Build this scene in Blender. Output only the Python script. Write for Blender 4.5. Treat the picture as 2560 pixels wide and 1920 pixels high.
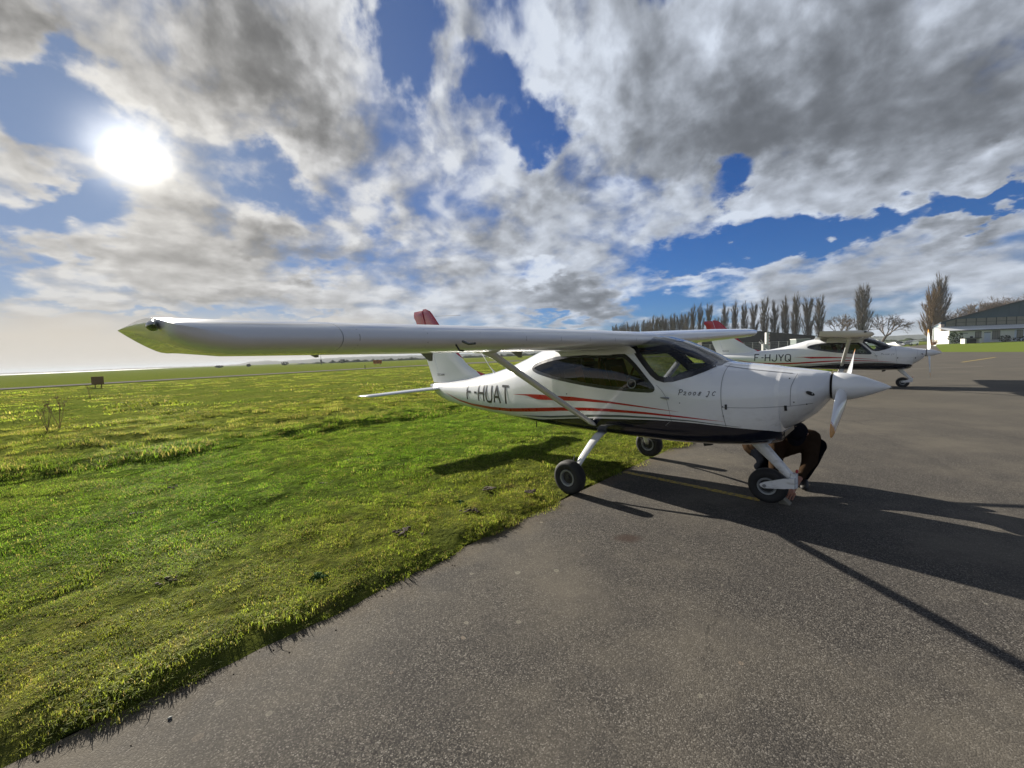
import bpy, bmesh, math, random
import numpy as np
from mathutils import Vector, Matrix, noise
random.seed(7); rng = np.random.default_rng(7)
sc = bpy.context.scene
COL = sc.collection
R = math.radians
for o in list(bpy.data.objects): bpy.data.objects.remove(o)

# ------------------------------------------------------------------ camera
CAM_H, PITCH, ROLL, FPX = 1.5858, -0.0728, -0.0372, 1001.7
F_ = Vector((0, math.cos(PITCH), math.sin(PITCH)))
R0 = Vector((1, 0, 0)); U0 = R0.cross(F_)
RR = R0 * math.cos(ROLL) + U0 * math.sin(ROLL)
UU = -R0 * math.sin(ROLL) + U0 * math.cos(ROLL)
cd = bpy.data.cameras.new('camera'); cam = bpy.data.objects.new('camera', cd); COL.objects.link(cam)
M = Matrix((RR, UU, -F_)).transposed().to_4x4(); M.translation = (0, 0, CAM_H)
cam.matrix_world = M
cd.sensor_width = 36; cd.lens = FPX / 2560 * 36; cd.clip_end = 20000; cd.clip_start = .05
sc.camera = cam

# ------------------------------------------------------------------ light + exposure
SUN_AZ, SUN_EL = -41.8, 21.0         # degrees right of +Y, above horizon
SUN_DIR = Vector((math.sin(R(SUN_AZ)) * math.cos(R(SUN_EL)), math.cos(R(SUN_AZ)) * math.cos(R(SUN_EL)), math.sin(R(SUN_EL))))
sd = bpy.data.lights.new('sun', 'SUN'); sun = bpy.data.objects.new('sun', sd); COL.objects.link(sun)
sd.energy = 5.0; sd.angle = R(.5); sd.color = (1, .93, .82)
sun.rotation_euler = SUN_DIR.to_track_quat('Z', 'Y').to_euler()
sun.location = (-30, 30, 30)
sc.view_settings.view_transform = 'Standard'; sc.view_settings.look = 'None'
sc.view_settings.exposure = 1.1; sc.view_settings.gamma = 1; sc.view_settings.use_curve_mapping = False
sc.cycles.max_bounces = 8; sc.cycles.transparent_max_bounces = 24

# ------------------------------------------------------------------ node helper
class NT:
    def __init__(s, tree): s.t = tree; s.n = tree.nodes; s.l = tree.links
    def new(s, typ, **k):
        nd = s.n.new(typ)
        for a, b in k.items(): setattr(nd, a, b)
        return nd
    def put(s, sock, v):
        if isinstance(v, bpy.types.NodeSocket): s.l.new(v, sock)
        elif v is not None: sock.default_value = v
    def m(s, op, a, b=None, c=None, clamp=False):
        nd = s.new('ShaderNodeMath', operation=op); nd.use_clamp = clamp
        s.put(nd.inputs[0], a); s.put(nd.inputs[1], b)
        if c is not None: s.put(nd.inputs[2], c)
        return nd.outputs[0]
    def v(s, op, a, b=None):
        nd = s.new('ShaderNodeVectorMath', operation=op); s.put(nd.inputs[0], a)
        if b is not None: s.put(nd.inputs[1], b)
        return nd.outputs['Value'] if op in ('DOT_PRODUCT', 'LENGTH') else nd.outputs[0]
    def mixc(s, f, a, b, blend='MIX'):
        nd = s.new('ShaderNodeMix', data_type='RGBA', blend_type=blend)
        s.put(nd.inputs[0], f)
        for sock, val in ((nd.inputs[6], a), (nd.inputs[7], b)):
            if isinstance(val, (tuple, list)) and len(val) == 3: val = (*val, 1)
            s.put(sock, val)
        return nd.outputs[2]
    def noise(s, vec, scale, detail=4, rough=.5, dist=0, out='Fac', dim='3D'):
        nd = s.new('ShaderNodeTexNoise', noise_dimensions=dim)
        if vec is not None: s.l.new(vec, nd.inputs['Vector'])
        nd.inputs['Scale'].default_value = scale; nd.inputs['Detail'].default_value = detail
        nd.inputs['Roughness'].default_value = rough; nd.inputs['Distortion'].default_value = dist
        return nd.outputs[out]
    def ramp(s, f, stops, interp='LINEAR'):
        nd = s.new('ShaderNodeValToRGB'); s.put(nd.inputs[0], f); cr = nd.color_ramp; cr.interpolation = interp
        while len(cr.elements) < len(stops): cr.elements.new(.5)
        for e, (p, c) in zip(cr.elements, stops): e.position = p; e.color = (*c, 1) if len(c) == 3 else c
        return nd.outputs[0]
    def map(s, f, a, b, c=0., d=1., smooth=False):
        nd = s.new('ShaderNodeMapRange'); nd.interpolation_type = 'SMOOTHSTEP' if smooth else 'LINEAR'
        for i, x in enumerate((f, a, b, c, d)): s.put(nd.inputs[i], x)
        return nd.outputs[0]
    def xyz(s, a, b, c):
        nd = s.new('ShaderNodeCombineXYZ')
        for i, x in enumerate((a, b, c)): s.put(nd.inputs[i], x)
        return nd.outputs[0]
    def sep(s, v):
        nd = s.new('ShaderNodeSeparateXYZ'); s.l.new(v, nd.inputs[0]); return nd.outputs
    def curve(s, f, pts):
        nd = s.new('ShaderNodeFloatCurve'); s.put(nd.inputs['Value'], f)
        c = nd.mapping.curves[0]
        for i, p in enumerate(pts):
            if i < 2: c.points[i].location = p
            else: c.points.new(*p)
        nd.mapping.update(); return nd.outputs[0]

# ------------------------------------------------------------------ sky
world = bpy.data.worlds.new('World'); sc.world = world; world.use_nodes = True
W = NT(world.node_tree); W.n.clear()
dirv = W.new('ShaderNodeTexCoord').outputs['Generated']
nrm = W.v('NORMALIZE', dirv)
dx, dy, dz = W.sep(nrm)
zc = W.m('MAXIMUM', dz, 0.0)
AZ = W.m('MULTIPLY', W.m('ARCTAN2', dx, dy), 5.7296)        # tens of degrees
EL = W.m('MULTIPLY', W.m('ARCSINE', dz), 5.7296)
den = W.m('ADD', zc, .14)
P = W.xyz(W.m('DIVIDE', dx, den), W.m('DIVIDE', dy, den), 0.0)
AE = W.xyz(AZ, EL, 0.0)
YC = W.m('MULTIPLY', W.m('LOGARITHM', W.m('ADD', W.m('MAXIMUM', EL, -.3), 1.3), 2.718), 5.0)
hl = W.m('MAXIMUM', W.m('SQRT', W.m('ADD', W.m('MULTIPLY', dx, dx), W.m('MULTIPLY', dy, dy))), .02)
Q = W.xyz(W.m('MULTIPLY', W.m('DIVIDE', dx, hl), 5.73), W.m('MULTIPLY', W.m('DIVIDE', dy, hl), 5.73), YC)                                     # flattens the billows towards the horizon
w1 = W.v('SUBTRACT', W.noise(Q, .9, 3, .5, out='Color'), (.5, .5, .5))
w1n = W.new('ShaderNodeVectorMath', operation='SCALE'); W.l.new(w1, w1n.inputs[0]); w1n.inputs['Scale'].default_value = 1.1
w2 = W.v('SUBTRACT', W.noise(Q, 3.2, 6, .55, out='Color'), (.5, .5, .5))
w2n = W.new('ShaderNodeVectorMath', operation='SCALE'); W.l.new(w2, w2n.inputs[0]); w2n.inputs['Scale'].default_value = .8
AEw = W.v('ADD', W.v('ADD', AE, w1n.outputs[0]), w2n.outputs[0])
def to_ae(X, Y):       # viewing direction that the cloud feature has from the apron, tens of degrees
    k = 2560 / 2212
    d = F_ + RR * (X * k - 1280) / FPX - UU * (Y * k - 960) / FPX
    return (math.degrees(math.atan2(d.x, d.y)) / 10, math.degrees(math.atan2(d.z, math.hypot(d.x, d.y))) / 10)
def blobs(lst):
    tot = None
    for (X, Y, rx, ry, ang, w) in lst:
        a, e = to_ae(X, Y)
        a2, e2 = to_ae(X + 20 * math.cos(R(ang)), Y - 20 * math.sin(R(ang)))
        a3, e3 = to_ae(X + 20 * math.sin(R(ang)), Y + 20 * math.cos(R(ang)))
        rot = math.atan2(e2 - e, a2 - a)
        sx = math.hypot(a2 - a, e2 - e) / 20 * rx; sy = math.hypot(a3 - a, e3 - e) / 20 * ry
        mp = W.new('ShaderNodeMapping', vector_type='TEXTURE'); W.l.new(AEw, mp.inputs[0])
        mp.inputs['Location'].default_value = (a, e, 0); mp.inputs['Rotation'].default_value = (0, 0, rot)
        mp.inputs['Scale'].default_value = (sx, sy, 1)
        gr = W.new('ShaderNodeTexGradient', gradient_type='SPHERICAL'); W.l.new(mp.outputs[0], gr.inputs[0])
        tot = W.m('MULTIPLY_ADD', gr.outputs['Fac'], w, tot if tot is not None else 0.0)
    return tot
HOLES = [(870, 40, 130, 130, 60, 1.5), (1060, 150, 110, 70, -20, 1.1), (1170, 260, 100, 85, 30, 1.5), (1150, 340, 60, 40, 0, .8),
         (130, 190, 150, 160, 20, 1.1), (250, 250, 180, 120, -20, .9), (60, 490, 260, 85, 0, 1.5), (630, 400, 170, 62, -20, 1.1),
         (830, 460, 50, 80, 10, .7), (1600, 375, 110, 60, 30, 1.4), (1780, 500, 520, 50, 12, 1.6), (2160, 415, 170, 50, 15, 1.4),
         (1460, 640, 210, 50, 0, 1.3), (1500, 520, 130, 60, 20, .7), (30, 620, 120, 60, 0, 1.1), (480, 684, 420, 14, 0, .9), (300, 620, 60, 30, 0, .3),
         (1240, 690, 240, 18, 0, .7), (690, 600, 80, 30, 0, .6), (1400, 560, 60, 60, 0, .7)]
CLOUDS = [(1650, 200, 720, 300, 0, 1.3), (560, 140, 330, 260, -40, .7), (2110, 355, 190, 60, 15, 1.4), (1230, 640, 170, 60, -10, 1.2), (1750, 610, 320, 60, 5, .8),
          (1560, 470, 260, 45, 22, .7), (400, 570, 420, 110, 0, .7), (350, 450, 150, 60, 0, .5), (40, 80, 110, 130, 0, .9), (760, 60, 110, 80, 0, .5),
          (1850, 410, 260, 70, 25, .9), (30, 330, 110, 130, 0, .7), (2080, 500, 150, 50, 0, .8)]
SHADE = [(600, 170, 260, 120, -48, .45), (680, 220, 190, 70, -48, .40), (440, 80, 150, 110, -70, .40), (570, 60, 120, 100, -50, .30), (800, 300, 110, 50, -45, .3), (1750, 200, 560, 190, 8, .62), (1500, 330, 380, 100, 5, .45), (1290, 390, 190, 45, 5, .45),
         (2050, 220, 330, 200, 10, .38), (560, 515, 210, 55, -8, .50), (730, 560, 230, 45, 0, .55), (900, 600, 130, 35, 0, .35), (1070, 480, 110, 90, 20, .50),
         (2090, 500, 140, 55, 10, .5), (1290, 655, 160, 42, -18, .6), (50, 50, 110, 110, 0, .42), (420, 635, 300, 18, 0, .25), (1900, 640, 300, 30, 0, .2),
         (120, 230, 160, 140, 0, .22), (1350, 130, 200, 90, 20, .15), (960, 60, 140, 60, 0, .15)]
LIGHTS = [(330, 400, 220, 90, 0, .10), (1160, 590, 70, 35, 0, .3), (2110, 350, 160, 45, 15, .25), (1230, 150, 160, 130, 20, .2), (330, 250, 160, 60, -20, .15), (1150, 20, 130, 80, 0, .2), (830, 120, 130, 90, -30, .22), (1520, 610, 120, 40, 0, .3), (180, 610, 160, 50, 0, .2), (1600, 450, 160, 40, 20, .15)]
def lay(off): 
    q = Q if off is None else W.v('ADD', Q, off)
    return W.noise(q, 1.15, 9, .50, .3), W.noise(W.v('ADD', q, (3.1, 1.7, .5)), 3.4, 6, .50, .2)
fb1, fb2 = lay(None)
_yc = 5.0 * math.log(SUN_EL / 10 + 1.3)
tos = W.v('NORMALIZE', W.v('SUBTRACT', (5.73 * math.sin(R(SUN_AZ)), 5.73 * math.cos(R(SUN_AZ)), _yc), Q))
tosn = W.new('ShaderNodeVectorMath', operation='SCALE'); W.l.new(tos, tosn.inputs[0]); tosn.inputs['Scale'].default_value = .21
fb1s, fb2s = lay(tosn.outputs[0])
fb3 = W.noise(W.v('ADD', Q, (7.1, 4.7, 1.5)), .7, 5, .5)
cov = W.m('SUBTRACT', blobs(CLOUDS), blobs(HOLES))
cov = W.m('ADD', cov, W.m('MULTIPLY', W.m('SUBTRACT', fb1, .5), 2.5))
cov = W.m('ADD', cov, W.m('MULTIPLY', W.m('SUBTRACT', fb2, .5), .9))
cov = W.m('ADD', cov, .34)
dens = W.map(cov, -.30, .62, 0., 1., True)
# billows: thickness compared with that a little nearer the sun gives lit and shaded sides
relief = W.m('ADD', W.m('MULTIPLY', W.m('SUBTRACT', fb1, fb1s), .85), W.m('MULTIPLY', W.m('SUBTRACT', fb2, fb2s), .34))
thick = W.map(cov, .2, 1.3, 0., 1., True)
br = W.m('ADD', W.m('SUBTRACT', blobs(LIGHTS), W.m('MULTIPLY', blobs(SHADE), .48)), .805)
br = W.m('ADD', br, relief)
br = W.m('SUBTRACT', br, W.m('MULTIPLY', thick, .10))
br = W.m('ADD', br, W.m('MULTIPLY', W.m('SUBTRACT', fb3, .5), .30))
br = W.m('SMOOTH_MAX', W.m('MINIMUM', br, .90), .42, .34)
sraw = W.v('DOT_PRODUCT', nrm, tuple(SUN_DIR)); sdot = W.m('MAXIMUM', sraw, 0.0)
near = W.m('POWER', sdot, 6.0)
lin = W.m('POWER', br, 2.2)                     # perceptual brightness to light
warm = W.mixc(near, (.88, .97, 1.12), (1.03, 1.0, .95))
ccol = W.new('ShaderNodeVectorMath', operation='SCALE'); W.l.new(warm, ccol.inputs[0])
W.l.new(W.m('MULTIPLY', lin, W.m('MULTIPLY', W.m('MULTIPLY', W.map(sraw, -.9, .6, .80, .96), W.map(dz, .62, .95, 1., .28, True)), W.map(W.v('DOT_PRODUCT', nrm, (.75, -.62, .1)), .1, .95, 1., .32, True))), ccol.inputs['Scale'])  # unseen cloud overhead and to the right rear, dimmed to weaken the fill light
sky = W.new('ShaderNodeTexSky', sky_type='NISHITA'); sky.sun_disc = False
sky.sun_elevation = R(SUN_EL); sky.sun_rotation = R(SUN_AZ); sky.air_density = 1.0; sky.dust_density = .3; sky.ozone_density = 3.0
skyv = W.new('ShaderNodeVectorMath', operation='SCALE'); W.l.new(sky.outputs[0], skyv.inputs[0]); skyv.inputs['Scale'].default_value = .058
blue = W.v('MULTIPLY', skyv.outputs[0], (.34, .78, 1.50))
blue = W.mixc(W.m('MULTIPLY', W.m('POWER', sdot, 5.0), .75), blue, (.20, .245, .33))
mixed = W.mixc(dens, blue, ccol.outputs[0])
# pale air near the horizon
leftness = W.map(dx, -.17, .53, 1.0, 0.35, True)
hz = W.m('POWER', 2.718, W.m('MULTIPLY', zc, W.map(dx, -.64, .09, -9.5, -20.0, True)))
hcol = W.mixc(near, (.22, .285, .37), (.66, .625, .56))
hzl = W.m('MULTIPLY', W.map(W.m('ADD', dz, W.m('MULTIPLY', W.m('SUBTRACT', fb2, .5), .03)), .125, .055, 0., .92, True), W.map(W.v('DOT_PRODUCT', nrm, (-.866, .5, 0.)), .54, .86, 0., 1., True))
hzf = W.m('MULTIPLY', hz, W.m('MULTIPLY', leftness, .95))
mixed = W.mixc(hzf, mixed, hcol)
mixed = W.mixc(hzl, mixed, (.70, .64, .555))
# aureole of the veiled sun
au = W.m('ADD', W.m('MULTIPLY', W.m('POWER', sdot, 60.0), .04), W.m('MULTIPLY', W.m('POWER', sdot, 1000.0), 1.5))
au = W.m('MULTIPLY', au, W.map(W.m('ADD', fb2, W.m('MULTIPLY', fb1, .6)), .5, 1.1, 1.15, .75))
aur = W.new('ShaderNodeVectorMath', operation='SCALE'); aur.inputs[0].default_value = (1, .96, .88); W.l.new(au, aur.inputs['Scale'])
mixed = W.v('ADD', mixed, aur.outputs[0])
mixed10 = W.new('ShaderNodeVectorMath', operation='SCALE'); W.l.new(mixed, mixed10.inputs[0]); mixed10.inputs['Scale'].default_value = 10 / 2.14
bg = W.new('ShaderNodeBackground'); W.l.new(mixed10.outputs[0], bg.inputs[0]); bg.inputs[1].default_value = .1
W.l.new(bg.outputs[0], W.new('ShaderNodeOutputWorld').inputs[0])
world.cycles.sampling_method = 'MANUAL'; world.cycles.sample_map_resolution = 1024

# ------------------------------------------------------------------ materials
def mat(name):
    m = bpy.data.materials.new(name); m.use_nodes = True; t = NT(m.node_tree); t.n.clear()
    out = t.new('ShaderNodeOutputMaterial'); return m, t, out
def pbr(t, out, col, rough=.5, metal=0, coat=0, spec=.5, normal=None, **kw):
    b = t.new('ShaderNodeBsdfPrincipled')
    t.put(b.inputs['Base Color'], (*col, 1) if isinstance(col, tuple) and len(col) == 3 else col)
    t.put(b.inputs['Roughness'], rough); b.inputs['Metallic'].default_value = metal
    b.inputs['Coat Weight'].default_value = coat; b.inputs['Coat Roughness'].default_value = .04
    b.inputs['Specular IOR Level'].default_value = spec
    if normal is not None: t.l.new(normal, b.inputs['Normal'])
    t.l.new(b.outputs[0], out.inputs[0]); return b
def bump(t, h, strength=.5, dist=.01):
    b = t.new('ShaderNodeBump'); t.l.new(h, b.inputs['Height']); b.inputs['Strength'].default_value = strength
    b.inputs['Distance'].default_value = dist; return b.outputs[0]
def simple(name, col, rough=.5, metal=0, coat=0, var=.12, scale=8, spec=.5):
    m, t, out = mat(name); tc = t.new('ShaderNodeTexCoord').outputs['Object']
    n = t.noise(tc, scale, 6, .6)
    c = t.mixc(n, tuple(x * (1 - var) for x in col), tuple(min(1, x * (1 + var)) for x in col))
    r = t.map(n, .3, .7, max(0.02, rough * .85), min(1, rough * 1.15))
    pbr(t, out, c, r, metal, coat, spec); return m

def fabric(name, col, var=.35, scale=15):
    m, t, out = mat(name); tc = t.new('ShaderNodeTexCoord').outputs['Object']; n = t.noise(tc, scale, 6, .6)
    d = t.new('ShaderNodeBsdfDiffuse'); t.l.new(t.mixc(n, tuple(x * (1 - var) for x in col), tuple(x * (1 + var) for x in col)), d.inputs[0]); t.l.new(bump(t, n, .4, .02), d.inputs['Normal'])
    t.l.new(d.outputs[0], out.inputs[0]); return m
GEO_POS = lambda t: t.new('ShaderNodeNewGeometry').outputs['Position']
OBJ = lambda t: t.new('ShaderNodeTexCoord').outputs['Object']
E0 = Vector((-2.11, 1.5)); TD = Vector((.692, .722)); ND = Vector((-.722, .692))
def tn(t_, n_): return (E0.x + TD.x * t_ + ND.x * n_, E0.y + TD.y * t_ + ND.y * n_)

def grass_color(t, pos):
    x, y, z = t.sep(pos)
    n = t.m('ADD', t.m('MULTIPLY', t.m('SUBTRACT', x, E0.x), ND.x), t.m('MULTIPLY', t.m('SUBTRACT', y, E0.y), ND.y))
    big = t.noise(pos, .35, 5, .6); mid = t.noise(pos, 3.4, 7, .70); fine = t.noise(pos, 12, 5, .7)
    green = (.104, .180, .020); yel = (.196, .205, .042); brown = (.19, .145, .065); dark = (.040, .062, .014)
    f_edge = t.map(n, .2, 3.2, .72, .08, True)
    f_rough = t.map(n, 5.8, 9.0, 0., .66, True)
    yf = t.m('ADD', t.m('MAXIMUM', f_edge, f_rough), t.m('MULTIPLY', t.m('SUBTRACT', big, .5), 1.5), clamp=True)
    c = t.mixc(yf, green, yel)
    c = t.mixc(t.m('MULTIPLY', t.map(mid, .56, .72, 0., 1., True), t.m('ADD', t.m('MULTIPLY', yf, .8), .1)), c, brown)
    c = t.mixc(t.m('MULTIPLY', t.map(mid, .50, .34, 0., 1., True), .55), c, dark)
    c = t.mixc(t.map(fine, .44, .64, 0., .60, True), c, dark)
    return c, mid, fine, n
def mat_grass_ground():
    m, t, out = mat('turf'); pos = GEO_POS(t); c, mid, fine, n = grass_color(t, pos)
    far = t.v('LENGTH', pos)
    hgt = t.m('ADD', t.m('MULTIPLY', t.noise(pos, 1.1, 5, .7), 1.0), t.m('MULTIPLY', t.noise(pos, 7, 5, .7), .35))
    hgt = t.m('ADD', hgt, t.m('MULTIPLY', t.noise(pos, 45, 4, .8), .09))
    c = t.mixc(t.map(far, 15, 3, 0., .45), c, (.035, .032, .016))
    nb = bump(t, hgt, .9, .25)
    pbr(t, out, c, 1., spec=0., normal=nb); return m
def mat_blade(name, dry=False):
    m, t, out = mat(name); pos = GEO_POS(t); c, mid, fine, n = grass_color(t, pos)
    oi = t.new('ShaderNodeObjectInfo').outputs['Random']
    if dry: c = t.mixc(.75, c, (.27, .21, .10))
    hsv = t.new('ShaderNodeHueSaturation'); t.l.new(c, hsv.inputs['Color'])
    t.l.new(t.map(oi, 0, 1, .80, 2.2), hsv.inputs['Value']); t.l.new(t.map(t.noise(pos, 31, 1), .2, .8, .485, .52), hsv.inputs['Hue'])
    c = hsv.outputs[0]
    d = t.new('ShaderNodeBsdfDiffuse'); t.l.new(c, d.inputs[0])
    tr = t.new('ShaderNodeBsdfTranslucent'); t.l.new(t.v('MULTIPLY', c, (1.35, 1.35, .8)), tr.inputs[0])
    gl = t.new('ShaderNodeBsdfGlossy'); gl.inputs['Roughness'].default_value = .5; gl.inputs[0].default_value = (.6, .65, .5, 1)
    a = t.new('ShaderNodeMixShader'); a.inputs[0].default_value = .5; t.l.new(d.outputs[0], a.inputs[1]); t.l.new(tr.outputs[0], a.inputs[2])
    b = t.new('ShaderNodeMixShader'); b.inputs[0].default_value = .012; t.l.new(a.outputs[0], b.inputs[1]); t.l.new(gl.outputs[0], b.inputs[2])
    t.l.new(b.outputs[0], out.inputs[0]); return m
def mat_asphalt():
    m, t, out = mat('asphalt'); pos = GEO_POS(t)
    vor = t.new('ShaderNodeTexVoronoi', feature='F1', voronoi_dimensions='2D'); t.l.new(pos, vor.inputs['Vector']); vor.inputs['Scale'].default_value = 170
    sx, sy, sz = t.sep(vor.outputs['Color'])
    stone = t.ramp(sx, [(0, (.017, .016, .016)), (.30, (.037, .034, .031)), (.55, (.074, .067, .058)), (.85, (.135, .121, .102)), (1, (.28, .26, .23))])
    edge = t.map(vor.outputs['Distance'], .3, .75, 0., 1.)
    c = t.mixc(t.m('MULTIPLY', edge, .75), stone, (.022, .020, .019))
    fine = t.noise(pos, 60, 4, .75)
    c = t.mixc(t.map(fine, .40, .62, 0., .35), c, (.095, .088, .078))
    # broad wear: paler and darker areas, tyre tracks
    big = t.noise(pos, .55, 5, .6); med = t.noise(pos, 2.6, 5, .65)
    c = t.mixc(t.map(big, .42, .66, 0., .62, True), c, (.150, .133, .105))
    c = t.mixc(t.map(med, .55, .38, 0., .25, True), c, (.045, .042, .04))
    # distance: fine stones average out to the paler mean seen towards the hangars
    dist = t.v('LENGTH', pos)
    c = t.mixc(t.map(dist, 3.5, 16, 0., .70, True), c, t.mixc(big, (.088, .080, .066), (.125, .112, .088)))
    # lichen spots
    lv = t.new('ShaderNodeTexVoronoi', feature='F1', voronoi_dimensions='2D'); t.l.new(t.v('ADD', pos, (0, 0, 0)), lv.inputs['Vector']); lv.inputs['Scale'].default_value = 3.6
    lx, ly, lz = t.sep(lv.outputs['Color'])
    dd = t.m('ADD', lv.outputs['Distance'], t.m('MULTIPLY', t.m('SUBTRACT', t.noise(pos, 35, 3), .5), .07))
    x, y, z = t.sep(pos)
    nn = t.m('ADD', t.m('MULTIPLY', t.m('SUBTRACT', x, E0.x), ND.x), t.m('MULTIPLY', t.m('SUBTRACT', y, E0.y), ND.y))
    rad = t.m('MULTIPLY', t.m('POWER', lx, 2.0), t.map(nn, -2.8, -.2, .030, .085))
    spot = t.m('LESS_THAN', dd, rad)
    ring = t.map(t.m('DIVIDE', dd, t.m('ADD', rad, .001)), .0, .5, .35, 1.)
    lich = t.mixc(ly, (.26, .25, .20), (.19, .145, .11))
    c = t.mixc(t.m('MULTIPLY', t.m('MULTIPLY', spot, ring), t.map(lz, 0, 1, .2, .75)), c, lich)
    # oil stain and soil washed from the verge
    st = t.v('LENGTH', t.v('MULTIPLY', t.v('SUBTRACT', pos, (.93, 3.28, 0)), (1.0, 1.5, 0)))
    c = t.mixc(t.map(t.m('ADD', st, t.m('MULTIPLY', t.m('SUBTRACT', fine, .5), .2)), .16, .05, 0., .75, True), c, (.040, .024, .018))
    cr = t.new('ShaderNodeTexVoronoi', feature='DISTANCE_TO_EDGE', voronoi_dimensions='2D'); cr.inputs['Scale'].default_value = .33
    wob = t.new('ShaderNodeVectorMath', operation='SCALE'); t.l.new(t.noise(pos, 3, 5, .7, out='Color'), wob.inputs[0]); wob.inputs['Scale'].default_value = .35
    t.l.new(t.v('ADD', pos, wob.outputs[0]), cr.inputs['Vector'])
    crk = t.m('MULTIPLY', t.map(cr.outputs['Distance'], .0035, .001, 0., .6), t.map(t.noise(pos, .5, 3), .50, .62, 0., 1., True))
    c = t.mixc(crk, c, (.012, .011, .010))
    rr1 = t.v('LENGTH', t.v('SUBTRACT', pos, (-3.0, 9.0, 0))); sc1 = t.m('ABSOLUTE', t.m('SUBTRACT', rr1, 9.3)); sc2 = t.m('ABSOLUTE', t.m('SUBTRACT', rr1, 11.2))
    c = t.mixc(t.m('MULTIPLY', t.map(t.m('MINIMUM', sc1, sc2), .10, .03, 0., .28, True), t.map(med, .4, .6, 0., 1.)), c, (.035, .033, .032))
    vg = t.map(t.m('ADD', nn, t.m('MULTIPLY', t.m('SUBTRACT', med, .5), .8)), -.35, .05, 0., .45, True)
    c = t.mixc(vg, c, (.12, .095, .06))
    hgt = t.m('ADD', t.m('MULTIPLY', vor.outputs['Distance'], -1.), t.m('MULTIPLY', fine, .5))
    nb = bump(t, hgt, .32, .003)
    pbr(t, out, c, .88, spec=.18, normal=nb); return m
def mat_paint(name='aircraft_paint', curve=None, under=None, up=None, split_dir=-1, ribs=None):
    m, t, out = mat(name); pos = OBJ(t); x, y, z = t.sep(pos)
    n = t.noise(pos, 3, 4, .6)
    base = t.mixc(n, (.75, .76, .76), (.81, .81, .805))
    dirt = t.noise(t.v('MULTIPLY', pos, (1, 1, 3)), 9, 6, .7)
    base = t.mixc(t.map(dirt, .58, .8, 0., .10), base, (.42, .40, .36))
    spk = t.noise(pos, 150, 2, .6); base = t.mixc(t.map(spk, .74, .80, 0., .45), base, (.20, .17, .13))
    if ribs:
        ya = t.m('ABSOLUTE', y); fy = t.m('ABSOLUTE', t.m('SUBTRACT', t.m('FRACT', t.m('DIVIDE', ya, ribs)), .5)); fx = t.m('ABSOLUTE', t.m('SUBTRACT', t.m('FRACT', t.m('DIVIDE', x, .035)), .5))
        dot = t.m('MULTIPLY', t.m('LESS_THAN', fy, .0035 / ribs), t.m('LESS_THAN', fx, .11)); line = t.m('LESS_THAN', t.m('ABSOLUTE', t.m('SUBTRACT', x, .50)), .0016)
        fy2 = t.m('ABSOLUTE', t.m('SUBTRACT', t.m('FRACT', t.m('DIVIDE', ya, .035)), .5)); dot2 = t.m('MULTIPLY', t.m('LESS_THAN', t.m('ABSOLUTE', t.m('SUBTRACT', x, .485)), .003), t.m('LESS_THAN', fy2, .11))
        msk0 = t.m('MAXIMUM', t.m('MAXIMUM', dot, dot2), line); base = t.mixc(t.m('MULTIPLY', msk0, .6), base, (.28, .28, .27))
    stk = t.noise(t.v('MULTIPLY', pos, (.35, 1, 1)), 26, 5, .6); low = t.map(z, 1.02, .74, 0., 1.)
    base = t.mixc(t.m('MULTIPLY', t.m('MULTIPLY', t.map(stk, .48, .72, 0., .5, True), low), t.map(x, .9, 2.0, .25, 1.)), base, (.26, .235, .19))
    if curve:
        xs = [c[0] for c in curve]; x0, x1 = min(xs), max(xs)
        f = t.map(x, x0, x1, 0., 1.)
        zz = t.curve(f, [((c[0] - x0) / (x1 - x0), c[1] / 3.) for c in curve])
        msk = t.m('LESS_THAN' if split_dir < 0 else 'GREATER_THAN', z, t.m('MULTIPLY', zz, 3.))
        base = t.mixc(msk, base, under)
    pbr(t, out, base, .22, coat=.4 if ribs else .8, spec=.5); return m
def mat_glass(name, tint, refl=1.0):
    m, t, out = mat(name)
    tr = t.new('ShaderNodeBsdfTransparent'); tr.inputs[0].default_value = (*tint, 1)
    gl = t.new('ShaderNodeBsdfGlossy'); gl.inputs['Roughness'].default_value = .02; gl.inputs[0].default_value = (refl, refl, refl, 1)
    fr = t.new('ShaderNodeFresnel'); fr.inputs[0].default_value = 1.5
    mx = t.new('ShaderNodeMixShader'); t.l.new(fr.outputs[0], mx.inputs[0])
    t.l.new(tr.outputs[0], mx.inputs[1]); t.l.new(gl.outputs[0], mx.inputs[2]); t.l.new(mx.outputs[0], out.inputs[0]); return m

MT = {}
MT['turf'] = mat_grass_ground(); MT['blade'] = mat_blade('grass_blade'); MT['dry'] = mat_blade('dry_grass_blade', True)
MT['asphalt'] = mat_asphalt()
MT['white'] = mat_paint(); MT['wing'] = mat_paint('wing_paint', ribs=.42)
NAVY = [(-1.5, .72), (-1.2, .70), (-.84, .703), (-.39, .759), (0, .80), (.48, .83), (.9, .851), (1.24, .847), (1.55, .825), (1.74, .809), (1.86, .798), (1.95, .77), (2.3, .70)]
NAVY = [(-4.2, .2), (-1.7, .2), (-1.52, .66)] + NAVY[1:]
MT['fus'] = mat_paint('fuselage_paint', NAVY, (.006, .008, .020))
REDL = [(-4.6, 2.16), (-4.1, 2.06), (-3.75, 1.98), (-3.5, 1.88), (-3.25, 1.72), (-2.4, 1.2)]
MT['fin'] = mat_paint('fin_paint', REDL, (.42, .003, .020), split_dir=1)
MT['red'] = simple('red_vinyl', (.42, .005, .010), .3, coat=.5)
MT['grey'] = simple('grey_vinyl', (.09, .11, .10), .35, coat=.3)
MT['black'] = simple('black_paint', (.012, .012, .014), .35, coat=.3)
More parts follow.
